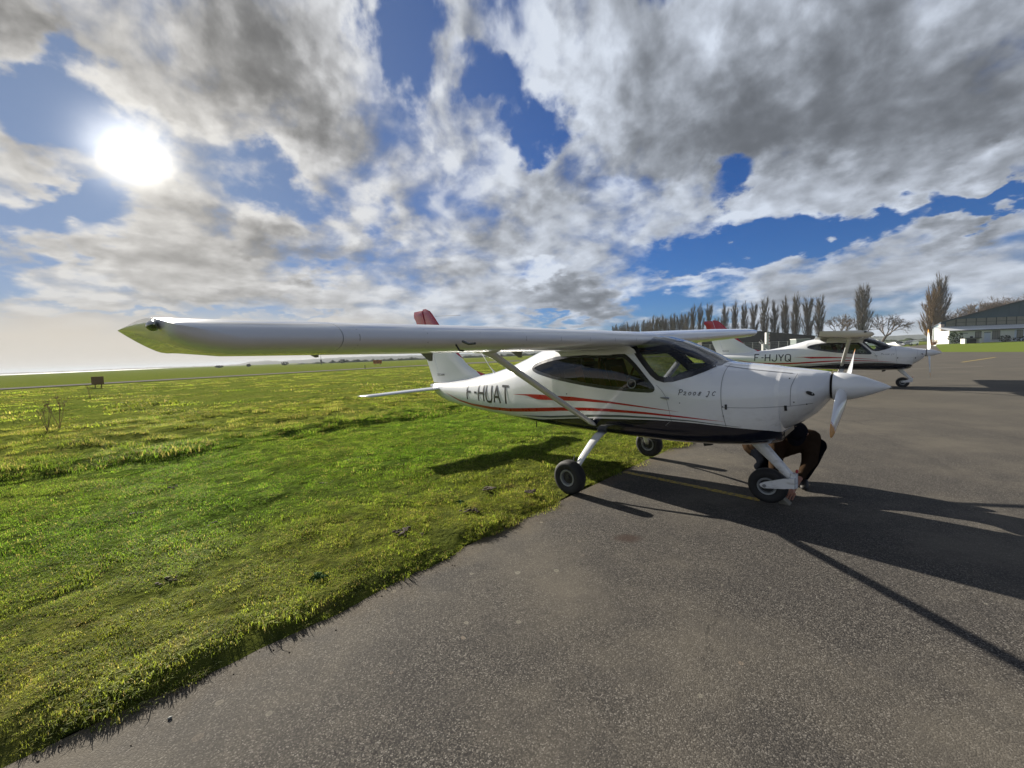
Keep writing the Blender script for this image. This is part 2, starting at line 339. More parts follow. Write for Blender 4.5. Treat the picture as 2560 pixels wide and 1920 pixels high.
MT['frame'] = simple('window_frame_black', (.008, .009, .013), .25, coat=.5)
MT['glass'] = mat_glass('clear_perspex', (.86, .90, .90)); MT['tint'] = mat_glass('tinted_perspex', (.24, .25, .28))
MT['rubber'] = simple('tyre_rubber', (.018, .018, .018), .75)
MT['alloy'] = simple('wheel_alloy', (.26, .27, .27), .5, metal=.3)
MT['darkmetal'] = simple('dark_metal', (.05, .05, .052), .5, metal=.5)
MT['seat'] = simple('dark_seat', (.02, .02, .023), .8); MT['tan'] = simple('amber_leather', (.75, .22, .06), .6)
MT['cabin'] = simple('cabin_lining', (.045, .045, .052), .85)
MT['dash'] = simple('dash_vinyl', (.022, .026, .040), .55)
MT['orange'] = simple('orange_paint', (.62, .26, .03), .4)
MT['seam'] = simple('panel_gap', (.24, .24, .24), .7)

# ------------------------------------------------------------------ mesh helpers
def link(name, me, m=None, parent=None, smooth=False):
    o = bpy.data.objects.new(name, me); COL.objects.link(o)
    if m is not None:
        for mm in (m if isinstance(m, (list, tuple)) else [m]): me.materials.append(mm)
    if parent is not None: o.parent = parent
    if smooth: me.polygons.foreach_set('use_smooth', [True] * len(me.polygons))
    return o
def mesh(name, v, f, m=None, parent=None, smooth=False, mi=None):
    me = bpy.data.meshes.new(name); me.from_pydata([tuple(map(float, p)) for p in v], [], [tuple(map(int, q)) for q in f]); me.update()
    o = link(name, me, m, parent, smooth)
    if mi is not None: me.polygons.foreach_set('material_index', mi)
    return o
class MB:
    def __init__(s): s.v = []; s.f = []; s.mi = []
    def add(s, v, f, mi=0):
        k = len(s.v); s.v += [tuple(p) for p in v]; s.f += [tuple(i + k for i in q) for q in f]; s.mi += [mi] * len(f)
    def box(s, a, b, mi=0, rot=None, at=(0, 0, 0)):
        P_ = [Vector((x, y, z)) for x in (a[0], b[0]) for y in (a[1], b[1]) for z in (a[2], b[2])]
        if rot is not None: P_ = [rot @ p + Vector(at) for p in P_]
        s.add(P_, [(0, 1, 3, 2), (4, 6, 7, 5), (0, 4, 5, 1), (2, 3, 7, 6), (0, 2, 6, 4), (1, 5, 7, 3)], mi)
    def tube(s, path, rad, n=8, mi=0, cap=True, flat=None):
        path = [Vector(p) for p in path]; rings = []
        up = Vector((0, 0, 1))
        for i, p in enumerate(path):
            d = (path[min(i + 1, len(path) - 1)] - path[max(i - 1, 0)]).normalized()
            a = d.cross(up)
            if a.length < .05: a = d.cross(Vector((0, 1, 0)))
            a.normalize(); b = a.cross(d)
            r = rad[i] if isinstance(rad, (list, tuple)) else rad
            rx, ry = r if isinstance(r, tuple) else (r, r)
            if flat is not None: a = (Vector(flat) - d * d.dot(Vector(flat))).normalized(); b = a.cross(d)
            rings.append([p + a * rx * math.cos(2 * math.pi * k / n) + b * ry * math.sin(2 * math.pi * k / n) for k in range(n)])
        v = [q for r in rings for q in r]
        f = [(i * n + k, i * n + (k + 1) % n, (i + 1) * n + (k + 1) % n, (i + 1) * n + k) for i in range(len(path) - 1) for k in range(n)]
        if cap: f += [tuple(range(n))[::-1], tuple((len(path) - 1) * n + k for k in range(n))]
        s.add(v, f, mi)
    def lathe(s, prof, axis='x', at=(0, 0, 0), n=32, mi=0, mirange=None):
        k0 = len(s.v); v = []
        for (a, r) in prof:
            for k in range(n):
                c, q = r * math.cos(2 * math.pi * k / n), r * math.sin(2 * math.pi * k / n)
                p = {'x': (a, c, q), 'y': (c, a, q), 'z': (c, q, a)}[axis]
                v.append((p[0] + at[0], p[1] + at[1], p[2] + at[2]))
        for i in range(len(prof) - 1):
            f = [(i * n + k, i * n + (k + 1) % n, (i + 1) * n + (k + 1) % n, (i + 1) * n + k) for k in range(n)]
            kk = len(s.f); s.f += [tuple(q + k0 for q in w) for w in f]; s.mi += [mi if mirange is None else mirange[i]] * len(f)
        s.v += v
    def build(s, name, m, parent=None, smooth=False):
        return mesh(name, s.v, s.f, m, parent, smooth, s.mi if isinstance(m, (list, tuple)) else None)
def empty(name, loc=(0, 0, 0), rz=0, parent=None):
    o = bpy.data.objects.new(name, None); COL.objects.link(o); o.location = loc; o.rotation_euler = (0, 0, rz); o.empty_display_size = .2
    if parent: o.parent = parent
    return o
def tag(o, label=None, cat=None, group=None, kind=None):
    if label: o['label'] = label
    if cat: o['category'] = cat
    if group: o['group'] = group
    if kind: o['kind'] = kind
    return o
def autosmooth(o, ang=35):
    o.data.polygons.foreach_set('use_smooth', [True] * len(o.data.polygons))
    try: o.data.set_sharp_from_angle(angle=R(ang))
    except Exception: pass
    return o
def copy_tree(o, parent=None):
    c = o.copy(); COL.objects.link(c)
    if parent is not None: c.parent = parent
    for ch in list(o.children): copy_tree(ch, c)
    return c
def descend(o):
    for c in o.children: yield c; yield from descend(c)

# ================================================================== SETTING
def fbm(x, y, s, o=4):
    return noise.fractal(Vector((x * s, y * s, 3.1)), 1.0, 2.0, o)
mesh('ground', [(-6000, -3000, -.012), (6000, -3000, -.012), (6000, 9000, -.012), (-6000, 9000, -.012)], [(0, 1, 2, 3)], MT['turf'])['kind'] = 'structure'
# apron
ap = [tn(-32, 0), tn(-8, 0), tn(0, 0), tn(6, 0), tn(12, 0), tn(22, 0), tn(110, 0), (150, 140), (420, 180), (420, -160), (-20, -60)]
mesh('apron', [(x, y, .004) for x, y in ap], [tuple(range(len(ap)))[::-1]], MT['asphalt'])['kind'] = 'structure'

# turf relief: mown strip with its ragged lip, then rough unmown grass
def edge_wob(t): return .055 * fbm(t, 0, 1.3, 5) + .05 * fbm(t, 9, .35, 2)
def turf_z(t, n):
    x, y = tn(t, n)
    lip = .052 + .012 * fbm(x, y, 2.5, 3)
    z = lip + .022 * fbm(x, y, .8, 4) + .030 * fbm(x, y, 3.6, 4) * (1 if n > .15 else n / .15)
    k = min(1, max(0, (n - 6.1) / .8)); k = k * k * (3 - 2 * k)
    if n > 5.6:
        hum = max(0, fbm(x, y, .55, 4)) * .28 + max(0, fbm(x + 40, y, 1.5, 3)) * .14
        ridge = math.exp(-((n - 6.75) / .42) ** 2) * max(0, .55 + fbm(t, 3, .8, 3)) * .16
        fade = 1 / (1 + (max(0, n - 14) / 30) ** 2)
        z += k * (hum * .5 * fade + .03) + ridge * .5
    z *= 1.0 if n < 50 else max(0, 1 - (n - 50) / 8)
    # the lip dies away where the wheels have worn it down
    for (wx, wy) in ((.63, 4.55), (1.95, 5.9)):
        d = math.hypot(x - wx, y - wy)
        if d < .75: z *= max(.03, (d / .75) ** 1.5)
    return z
ts = []; t_ = -6.0
while t_ < 75: ts.append(t_); t_ += .05 if 0 < t_ < 8 else (.08 if t_ < 14 else .05 + (t_ - 10) * .02)
ns = [0, .03, .07, .115, .16]; n_ = .2
while n_ < 58: ns.append(n_); n_ += .06 if n_ < 3 else (.1 if n_ < 9 else .1 + (n_ - 9) * .03)
vv = []; 
for t_ in ts:
    w_ = edge_wob(t_)
    for j, n_ in enumerate(ns):
        nn = n_ + w_ * max(0, 1 - n_ / 1.5)
        z = turf_z(t_, nn)
        z *= (0.0, .22, .52, .80, .95)[j] if j < 5 else 1
        x, y = tn(t_, nn); vv.append((x, y, z + (.0045 if j == 0 else .003)))
NJ = len(ns)
ff = [(i * NJ + j, i * NJ + j + 1, (i + 1) * NJ + j + 1, (i + 1) * NJ + j) for i in range(len(ts) - 1) for j in range(NJ - 1)]
tag(mesh('turf', vv, ff, MT['turf'], smooth=True), kind='structure')

# taxiway, service strip and runway markings
MT['concrete'] = simple('taxiway_concrete', (.19, .18, .16), 1., var=.15, scale=.3, spec=0.)
def strip(name, pts, wdt, z, m):
    v = []
    for i, p in enumerate(pts):
        a = Vector(pts[max(i - 1, 0)]); b = Vector(pts[min(i + 1, len(pts) - 1)]); d = (b - a).normalized(); q = Vector((-d.y, d.x)) * wdt / 2
        v += [(p[0] - q.x, p[1] - q.y, z), (p[0] + q.x, p[1] + q.y, z)]
    return tag(mesh(name, v, [(2 * i, 2 * i + 1, 2 * i + 3, 2 * i + 2) for i in range(len(pts) - 1)], m), kind='structure')
strip('taxiway', [(-80, 3), (-52.5, 41), (-41, 57), (-29, 74), (-14, 92), (10, 118), (60, 160)], 6.0, .045, MT['concrete'])
strip('service_path', [(-12, 64), (1.2, 57.2), (11.2, 50.9), (20, 46.0), (34, 39.5)], .9, .075, MT['concrete'])
strip('taxiway_branch', [(-22, 83), (-2, 92), (22, 90), (60, 78)], 7.0, .04, MT['concrete'])
m, t, out = mat('worn_yellow_line'); pos = GEO_POS(t)
c = t.mixc(t.map(t.noise(pos, 30, 5, .7), .42, .58, 0., .8, True), (.50, .36, .04), (.10, .09, .07))
pbr(t, out, c, .8); MT['yellow'] = m
strip('stand_line', [(1.42, 5.13), (1.75, 4.80), (2.1, 4.43), (2.50, 4.0)], .085, .008, MT['yellow'])
strip('apron_line', [(29.5, 26.2), (37.5, 31.0)], .16, .008, MT['yellow'])
m, t, out = mat('pale_apron_seam'); pbr(t, out, (.24, .22, .18), .9); MT['pale'] = m
strip('apron_seam', [(16.2, 22.5), (25.5, 21.6)], .10, .008, MT['pale'])

# grass strip before the hangar, rising to it
g = [(51.6, 48), (50.3, 41), (49.4, 35), (48, 24), (150, 30), (150, 89.0), (94, 88.5), (81, 76.5)]
gz = [.012, .012, .012, .012, .2, .45, .42, .3]
gm = mesh('hangar_lawn', [(x, y, z) for (x, y), z in zip(g, gz)], [(0, 7, 6), (0, 6, 5), (0, 5, 4), (0, 4, 1), (1, 4, 2), (2, 4, 3)][::1], None)
m, t, out = mat('hangar_lawn_grass'); pos = GEO_POS(t)
nz = t.noise(t.v('MULTIPLY', pos, (1, 2.5, 1)), .35, 6, .7)
pbr(t, out, t.mixc(nz, (.10, .16, .015), (.17, .20, .025)), .9, spec=.1, normal=bump(t, t.noise(pos, 6, 4), .8, .1)); gm.data.materials.append(m)
tag(gm, kind='structure')

# sea at the left horizon
m, t, out = mat('sea_water'); pos = GEO_POS(t)
pbr(t, out, (.10, .12, .13), .7, spec=.08, normal=bump(t, t.noise(pos, .5, 3), .2, .3)); MT['sea'] = m
sv = [(-460, 390), (-550, 518), (-760, 860), (-1450, 1850), (-2600, 3600), (-5900, 8900), (-5990, 8900), (-5990, -2900), (-800, -600)]
tag(mesh('sea', [(x, y, .03) for x, y in sv], [tuple(range(len(sv)))], MT['sea']), kind='structure')

# low wooded hills all round the far side
m, t, out = mat('far_woodland'); pos = GEO_POS(t)
pbr(t, out, t.mixc(t.noise(pos, .02, 6, .7), (.030, .042, .030), (.065, .070, .052)), .95, spec=.05); MT['hill'] = m
def ridge(name, a0, a1, r0, depth, hf, m, step=.1, base=-1):
    v = []; f = []; N = int((a1 - a0) / step) + 1
    for i in range(N):
        a = a0 + i * step; h = max(.05, hf(a))
        for (dr, k) in ((0, 0), (.18, .62), (.5, 1.), (1, .5)):
            r_ = r0 + depth * dr; v.append((math.sin(R(a)) * r_, math.cos(R(a)) * r_, base + (h - base) * k))
    for i in range(N - 1):
        for k in range(3): f.append((i * 4 + k, i * 4 + k + 1, (i + 1) * 4 + k + 1, (i + 1) * 4 + k))
    return mesh(name, v, f, m, smooth=True)
def interp(x, pts):
    return float(np.interp(x, [p[0] for p in pts], [p[1] for p in pts]))
prof = [(-75, 2), (-47, 2.5), (-42, 4), (-38, 3), (-36, 2.2), (-34.5, 4), (-33, 11), (-31, 13.5), (-30, 10), (-27, 12), (-24, 15), (-19, 16), (-12, 13), (-3, 13), (10, 14), (30, 14), (44, 16), (52, 17), (80, 14)]
tag(ridge('hills', -75, 80, 1500, 260, lambda a: interp(a, prof) * 1.0 + 1.3 * fbm(a, 0, .9, 5), MT['hill']), kind='structure')
m, t, out = mat('dark_hedge'); pos = GEO_POS(t)
pbr(t, out, t.mixc(t.noise(pos, .3, 5, .7), (.018, .030, .012), (.05, .065, .025)), .95, spec=.05); MT['hedge'] = m
tag(ridge('far_hedge', -30, 60, 420, 12, lambda a: (2.0 + 1.6 * fbm(a, 5, 1.7, 5)) * (1 if a > -24 else max(0, (a + 30) / 6)), MT['hedge'], .12), 'dark hedge line across the far edge of the airfield', 'hedge', kind='stuff')

# ================================================================== grass scatter
def tuft(name, nb, rad, h, wdt, seed, dryf=.2, lean=.6):
    r = np.random.default_rng(seed); B = MB()
    for _ in range(nb):
        a = r.uniform(0, 6.283); rr = rad * math.sqrt(r.uniform()); bx, by = rr * math.cos(a), rr * math.sin(a)
        hh = h * r.uniform(.45, 1.15); d = r.uniform(0, 6.283); ln = lean * r.uniform(.2, 1.4) * hh
        w = wdt * r.uniform(.6, 1.3); px, py = -math.sin(d) * w / 2, math.cos(d) * w / 2
        mx, my = bx + math.cos(d) * ln * .35, by + math.sin(d) * ln * .35
        ex, ey = bx + math.cos(d) * ln, by + math.sin(d) * ln
        B.add([(bx - px, by - py, -.01), (bx + px, by + py, -.01), (mx + px * .8, my + py * .8, hh * .6), (mx - px * .8, my - py * .8, hh * .6), (ex, ey, hh * (.95 if ln < hh else .7))],
              [(0, 1, 2, 3), (3, 2, 4)], 1 if r.uniform() < dryf else 0)
    me = bpy.data.meshes.new(name); me.from_pydata(B.v, [], B.f); me.materials.append(MT['blade']); me.materials.append(MT['dry'])
    me.polygons.foreach_set('material_index', B.mi); me.update()
    return bpy.data.objects.new(name, me)         # kept out of the scene, only instanced
def scatter(name, pts, objs, label, cat='grass'):
    """pts: (x,y,z,scale,kind)"""
    pts = np.array(pts, dtype=np.float32); me = bpy.data.meshes.new(name); me.from_pydata(pts[:, :3].tolist(), [], [])
    for nm, arr, ty in (('sc', pts[:, 3], 'FLOAT'), ('kind', pts[:, 4].astype(int), 'INT'), ('rz', rng.uniform(0, 6.28, len(pts)).astype(np.float32), 'FLOAT')):
        at = me.attributes.new(nm, ty, 'POINT'); at.data.foreach_set('value', arr)
    o = link(name, me)
    ng = bpy.data.node_groups.new(name + '_nodes', 'GeometryNodeTree')
    ng.interface.new_socket('Geometry', in_out='INPUT', socket_type='NodeSocketGeometry'); ng.interface.new_socket('Geometry', in_out='OUTPUT', socket_type='NodeSocketGeometry')
    N = ng.nodes; L = ng.links; gi = N.new('NodeGroupInput'); go = N.new('NodeGroupOutput')
    iop = N.new('GeometryNodeInstanceOnPoints'); m2p = N.new('GeometryNodeMeshToPoints'); L.new(gi.outputs[0], m2p.inputs[0]); L.new(m2p.outputs[0], iop.inputs['Points'])
    g2i = N.new('GeometryNodeGeometryToInstance')
    for ob in objs[::-1]:
        oi = N.new('GeometryNodeObjectInfo'); oi.inputs['Object'].default_value = ob; oi.inputs['As Instance'].default_value = True
        L.new(oi.outputs['Geometry'], g2i.inputs[0])
    iop.inputs['Pick Instance'].default_value = True; L.new(g2i.outputs[0], iop.inputs['Instance'])
    def attr(nm, ty):
        a = N.new('GeometryNodeInputNamedAttribute'); a.data_type = ty; a.inputs['Name'].default_value = nm; return a.outputs['Attribute']
    L.new(attr('kind', 'INT'), iop.inputs['Instance Index'])
    cx = N.new('ShaderNodeCombineXYZ'); L.new(attr('rz', 'FLOAT'), cx.inputs[2]); L.new(cx.outputs[0], iop.inputs['Rotation'])
    L.new(attr('sc', 'FLOAT'), iop.inputs['Scale']); L.new(iop.outputs[0], go.inputs[0])
    md = o.modifiers.new('scatter', 'NODES'); md.node_group = ng
    return tag(o, label, cat, kind='stuff')
lawn_near = [tuft('lawn_tuft', 85, .085, .021, .0034, 10 + i, (.10, .18, .30)[i % 3], 1.6) for i in range(5)]
lawn_mid = [tuft('lawn_tuft', 150, .18, .025, .0048, 20 + i, (.1, .2, .3)[i % 3], 1.5) for i in range(4)]
lawn_far = [tuft('lawn_tuft', 110, .42, .036, .012, 30 + i, .15, 1.1) for i in range(3)]
rough_near = [tuft('rough_tuft', 130, .20, .075, .007, 40 + i, (.1, .35, .2)[i % 3], 1.5) for i in range(5)]
rough_far = [tuft('rough_tuft', 90, .6, .10, .032, 50 + i, (.1, .35)[i % 2], 1.8) for i in range(4)]
def in_view(x, y): return y > .3 and abs(math.degrees(math.atan2(x, y))) < 66
def pop(n0, n1, t0, t1, rmin, rmax, dens, nk, s0=.8, s1=1.25, accept=None):
    out_ = []; area = (n1 - n0) * (t1 - t0); cnt = int(area * dens)
    T = rng.uniform(t0, t1, cnt); N_ = rng.uniform(n0, n1, cnt); S = rng.uniform(s0, s1, cnt); K = rng.integers(0, nk, cnt)
    for t_, n_, s_, k_ in zip(T, N_, S, K):
        x, y = tn(t_, n_); r_ = math.hypot(x, y)
        if r_ < rmin or r_ > rmax or not in_view(x, y): continue
        if n_ < edge_wob(t_) + .01: continue
        if any(math.hypot(x - a, y - b) < .38 for a, b in ((.63, 4.5), (1.95, 5.9))) and rng.uniform() < .9: continue
        if accept and not accept(t_, n_, x, y): continue
        if accept is None and s_ > 0:
            if fbm(x, y, 1.1, 3) < -.35 and rng.uniform() < .6: continue
        out_.append((x, y, turf_z(t_, n_) * min(1, .1 + n_ / .17) - .004, s_ * (.8 + .75 * fbm(x, y, 2.4, 3)), k_))
    return out_
P1 = pop(0, 6.6, -3, 7, 0, 4.3, 520, 5, .6, 1.25)
P1 += pop(0, 6.6, -3, 9, 0, 6, 8, 5, 1.3, 1.8)
P1 += pop(0, .12, -3, 10, 0, 7, 380, 5, .4, .85, lambda *a: True)     # shaggy lip
tag(scatter('lawn_grass_near', P1, lawn_near, 'short mossy mown grass along the near edge of the asphalt'))
P2 = pop(0, 6.6, -6, 14, 4.0, 11, 110, 4, .6, 1.3); scatter('lawn_grass_middle', P2, lawn_mid, 'short mown grass in the strip beside the parked aircraft')
P3 = pop(0, 6.6, 2, 60, 10.5, 60, 9, 3); scatter('lawn_grass_far', P3, lawn_far, 'mown grass strip running away behind both aircraft')
P4 = pop(6.2, 26, -6, 22, 0, 17, 30, 5, .5, 1.35, lambda t_, n_, x, y: rng.uniform() < .42 + .9 * fbm(x, y, .7, 3) or 6.4 < n_ < 7.0)
scatter('rough_grass_near', P4, rough_near, 'rough tussocky unmown grass beyond the mown strip')
P5 = pop(6.4, 56, -10, 75, 15, 95, 1.9, 4, .35, 1.2, lambda t_, n_, x, y: rng.uniform() < .5 + .8 * fbm(x, y, .25, 3))
scatter('rough_grass_far', P5, rough_far, 'rough unmown field grass stretching towards the taxiway')
# soil crumbs (worm casts and mole hills) in the lawn
soil = simple('soil', (.055, .036, .020), .95, var=.4, scale=40)
SB = MB()
def clod(B, x, y, z, r_):
    bm = bmesh.new(); bmesh.ops.create_icosphere(bm, subdivisions=1, radius=1)
    v = []
    for q in bm.verts:
        k = 1 + .5 * noise.noise(q.co * 2 + Vector((x * 9, y * 9, 0))); v.append((x + q.co.x * r_ * k * 1.2, y + q.co.y * r_ * k, z + q.co.z * r_ * k * .5))
    B.add(v, [[w.index for w in f.verts] for f in bm.faces]); bm.free()
for _ in range(26):
    t_, n_ = rng.uniform(-1, 11), rng.uniform(.3, 4.5); x, y = tn(t_, n_)
    for _k in range(int(rng.integers(2, 9))):
        clod(SB, x + rng.normal(0, .03), y + rng.normal(0, .03), turf_z(t_, n_) + .012, rng.uniform(.006, .018))
for (px_, py_) in ((-.45, 3.85), (-.30, 4.45), (-1.0, 3.4), (.15, 4.3)):
    for _k in range(18): clod(SB, px_ + rng.normal(0, .035), py_ + rng.normal(0, .035), .085, rng.uniform(.008, .022))
VB = MB()
for _ in range(110):
    t_ = rng.uniform(-.8, 8); n_ = -abs(rng.normal(0, .10)); x, y = tn(t_, n_ + edge_wob(t_)); clod(VB, x, y, .006, rng.uniform(.002, .0055))
tag(VB.build('verge_grit', soil), 'scattered soil crumbs and grit on the asphalt along the grass edge', 'grit', kind='stuff')
tag(SB.build('soil_crumbs', soil, smooth=False), 'brown soil crumbs and worm casts lying in the mown grass', 'soil', kind='stuff')

# ================================================================== AIRCRAFT
# stations: x, top z, bottom z, half width, z of widest point, upper exponent, lower exponent
ST = [(-4.00, 1.105, 1.00, .045, 1.05, 2, 2), (-3.8, 1.125, .87, .10, 1.02, 2, 2), (-3.4, 1.15, .765, .175, .98, 2.1, 2.1), (-2.8, 1.215, .70, .265, .97, 2.1, 2.2), (-2.4, 1.29, .672, .325, .97, 2.1, 2.4),
      (-2.1, 1.325, .66, .37, .98, 2.2, 2.6), (-1.65, 1.425, .64, .435, 1.0, 2.3, 2.8), (-1.25, 1.545, .615, .485, 1.02, 2.5, 3.0), (-.9, 1.66, .60, .52, 1.05, 2.8, 3.2),
      (-.5, 1.735, .59, .56, 1.06, 3.2, 3.4), (0, 1.775, .58, .59, 1.06, 3.5, 3.6), (.45, 1.76, .575, .60, 1.06, 3.3, 3.6), (.6, 1.745, .575, .60, 1.06, 3.1, 3.6), (.78, 1.715, .575, .60, 1.05, 2.8, 3.6),
      (.97, 1.655, .575, .592, 1.04, 2.6, 3.6), (1.12, 1.585, .576, .58, 1.03, 2.5, 3.5), (1.27, 1.505, .58, .565, 1.03, 2.4, 3.4), (1.40, 1.425, .585, .55, 1.03, 2.5, 3.3), (1.48, 1.408, .59, .535, 1.04, 2.5, 3.2), (1.62, 1.392, .60, .51, 1.05, 2.5, 3.1),
      (1.82, 1.366, .625, .455, 1.08, 2.4, 2.8), (1.895, 1.353, .65, .425, 1.09, 2.4, 2.4), (1.925, 1.348, .70, .42, 1.10, 2.4, 2.3), (1.93, 1.347, .775, .418, 1.10, 2.4, 2.3), (2.05, 1.332, .845, .365, 1.12, 2.3, 2.1), (2.15, 1.318, .93, .295, 1.14, 2.2, 2.0),
      (2.21, 1.308, 1.01, .215, 1.16, 2.1, 2.0), (2.235, 1.303, 1.045, .165, 1.172, 2.0, 2.0), (2.245, 1.29, 1.055, .125, 1.172, 2, 2)]
STA = np.array(ST, float)
def sec(x): return [float(np.interp(x, STA[:, 0], STA[:, i])) for i in range(1, 7)]
def side_y(x, z):
    zt, zb, w, zm, nt, nb = sec(x)
    if z >= zm: k, n = (z - zm) / (zt - zm), nt
    else: k, n = (zm - z) / (zm - zb), nb
    k = min(abs(k), .9999); return w * (1 - k ** n) ** (1 / n)
NS = 132
def ring(x):
    zt, zb, w, zm, nt, nb = sec(x); a = np.linspace(0, math.pi, 721); P_ = []
    c, s_ = np.cos(a), np.sin(a)
    n = np.where(c >= 0, nt, nb); y = w * np.abs(s_) ** (2 / n); z = zm + np.where(c >= 0, zt - zm, zm - zb) * np.sign(c) * np.abs(c) ** (2 / n)
    d = np.concatenate([[0], np.cumsum(np.hypot(np.diff(y), np.diff(z)))]); u = np.linspace(0, d[-1], NS // 2 + 1)
    yy, zz = np.interp(u, d, y), np.interp(u, d, z)
    return [(x, -a_, b_) for a_, b_ in zip(yy, zz)] + [(x, a_, b_) for a_, b_ in zip(yy[-2:0:-1], zz[-2:0:-1])]   # starboard down, port up
XS = sorted(set([round(v, 4) for v in list(np.arange(-4.0, -1.1, .06)) + list(np.arange(-1.1, 1.62, .018)) + list(np.arange(1.62, 2.24, .03))] + [s_[0] for s_ in ST]))
GRID = [ring(x) for x in XS]
WS_POLY = [(.545, 1.69), (.532, 1.645), (.60, 1.585), (.715, 1.455), (.84, 1.315), (.90, 1.268), (.975, 1.246), (1.06, 1.252), (1.22, 1.298), (1.33, 1.345), (1.41, 1.392), (1.43, 1.46), (1.40, 2.2), (.60, 2.2), (.60, 1.735)]
SW_POLY = [(-.905, 1.41), (-.885, 1.378), (-.83, 1.35), (-.74, 1.325), (-.428, 1.261), (-.06, 1.205), (.27, 1.167), (.56, 1.146), (.80, 1.137), (.855, 1.142), (.880, 1.160), (.878, 1.190), (.79, 1.295),
           (.687, 1.410), (.60, 1.49), (.53, 1.540), (.45, 1.568), (.33, 1.583), (.1, 1.585), (-.12, 1.575), (-.32, 1.555), (-.54, 1.530), (-.74, 1.49), (-.86, 1.45)]
def shrink(poly, d, ends=False):
    n = len(poly); A = sum(poly[i][0] * poly[(i + 1) % n][1] - poly[(i + 1) % n][0] * poly[i][1] for i in range(n)); s_ = 1 if A > 0 else -1; out_ = []
    for i in range(n):
        a, b, c = (Vector(poly[(i - 1) % n]), Vector(poly[i]), Vector(poly[(i + 1) % n])); d1 = (b - a).normalized(); d2 = (c - b).normalized()
        n1 = Vector((-d1.y, d1.x)) * s_; n2 = Vector((-d2.y, d2.x)) * s_; m_ = n1 + n2; m_ = m_.normalized() if m_.length > .1 else n1
        out_.append(tuple(b + m_ * d / max(.6, m_.dot(n1))))
    return out_
WS_POLY = shrink(WS_POLY, .021); SW_POLY = shrink(SW_POLY, .016)
def inside(p, poly):
    x, y = p; r_ = False; j = len(poly) - 1
    for i in range(len(poly)):
        xi, yi = poly[i]; xj, yj = poly[j]
        if (yi > y) != (yj > y) and x < (xj - xi) * (y - yi) / (yj - yi) + xi: r_ = not r_
        j = i
    return r_
def surf(x, z, side=-1, lift=0.):
    y = side_y(x, z); e = .004
    dyx = (side_y(x + e, z) - side_y(x - e, z)) / (2 * e); dyz = (side_y(x, z + e) - side_y(x, z - e)) / (2 * e)
    n = Vector((-dyx, 1, -dyz)).normalized()
    return Vector((x + n.x * lift, side * (y + n.y * lift), z + n.z * lift))
def ribbon(B, pts, wdt, side=-1, lift=.003, step=.02, closed=False, mi=0):
    """strip of constant (or listed) width following an (x,z) polyline on the hull side"""
    P_ = [Vector(p) for p in pts]
    if closed: P_ = P_ + [P_[0]]
    out_ = []; ww = []
    for i in range(len(P_) - 1):
        n = max(1, int((P_[i + 1] - P_[i]).length / step))
        for k in range(n):
            f = k / n; out_.append(P_[i].lerp(P_[i + 1], f))
            if not isinstance(wdt, (int, float)): ww.append(wdt[i] + (wdt[i + 1] - wdt[i]) * f)
    if not closed:
        out_.append(P_[-1]);
        if not isinstance(wdt, (int, float)): ww.append(wdt[-1])
    v = []; N = len(out_)
    for i, p in enumerate(out_):
        a = out_[(i - 1) % N] if (closed or i) else p; b = out_[(i + 1) % N] if (closed or i < N - 1) else p
        d = (b - a); d = d.normalized() if d.length else Vector((1, 0)); q = Vector((-d.y, d.x)) * ((wdt if isinstance(wdt, (int, float)) else ww[i]) / 2)
        for s_ in (-1, 1): v.append(surf(p.x + q.x * s_, p.y + q.y * s_, side, lift))
    f = [(2 * i, 2 * i + 1, 2 * ((i + 1) % N) + 1, 2 * ((i + 1) % N)) for i in range(N if closed else N - 1)]
    if side > 0: f = [q[::-1] for q in f]
    B.add(v, f, mi)
def band(B, top, bot, side=-1, lift=.003, step=.03):
    x0, x1 = top[0][0], top[-1][0]; n = int((x1 - x0) / step); v = []
    for i in range(n + 1):
        x = x0 + (x1 - x0) * i / n; zt = interp(x, top); zb = interp(x, bot)
        if zt - zb < .0006: zt = zb + .0006
        for k in range(3): v.append(surf(x, zt + (zb - zt) * k / 2, side, lift))
    f = [(3 * i + k, 3 * i + k + 1, 3 * i + k + 4, 3 * i + k + 3) for i in range(n) for k in range(2)]
    if side < 0: f = [q[::-1] for q in f]
    B.add(v, f)
def smooth_closed(poly, it=2):
    for _ in range(it):
        q = []
        for i in range(len(poly)):
            a, b = poly[i], poly[(i + 1) % len(poly)]
            q += [(a[0] * .75 + b[0] * .25, a[1] * .75 + b[1] * .25), (a[0] * .25 + b[0] * .75, a[1] * .25 + b[1] * .75)]
        poly = q
    return poly

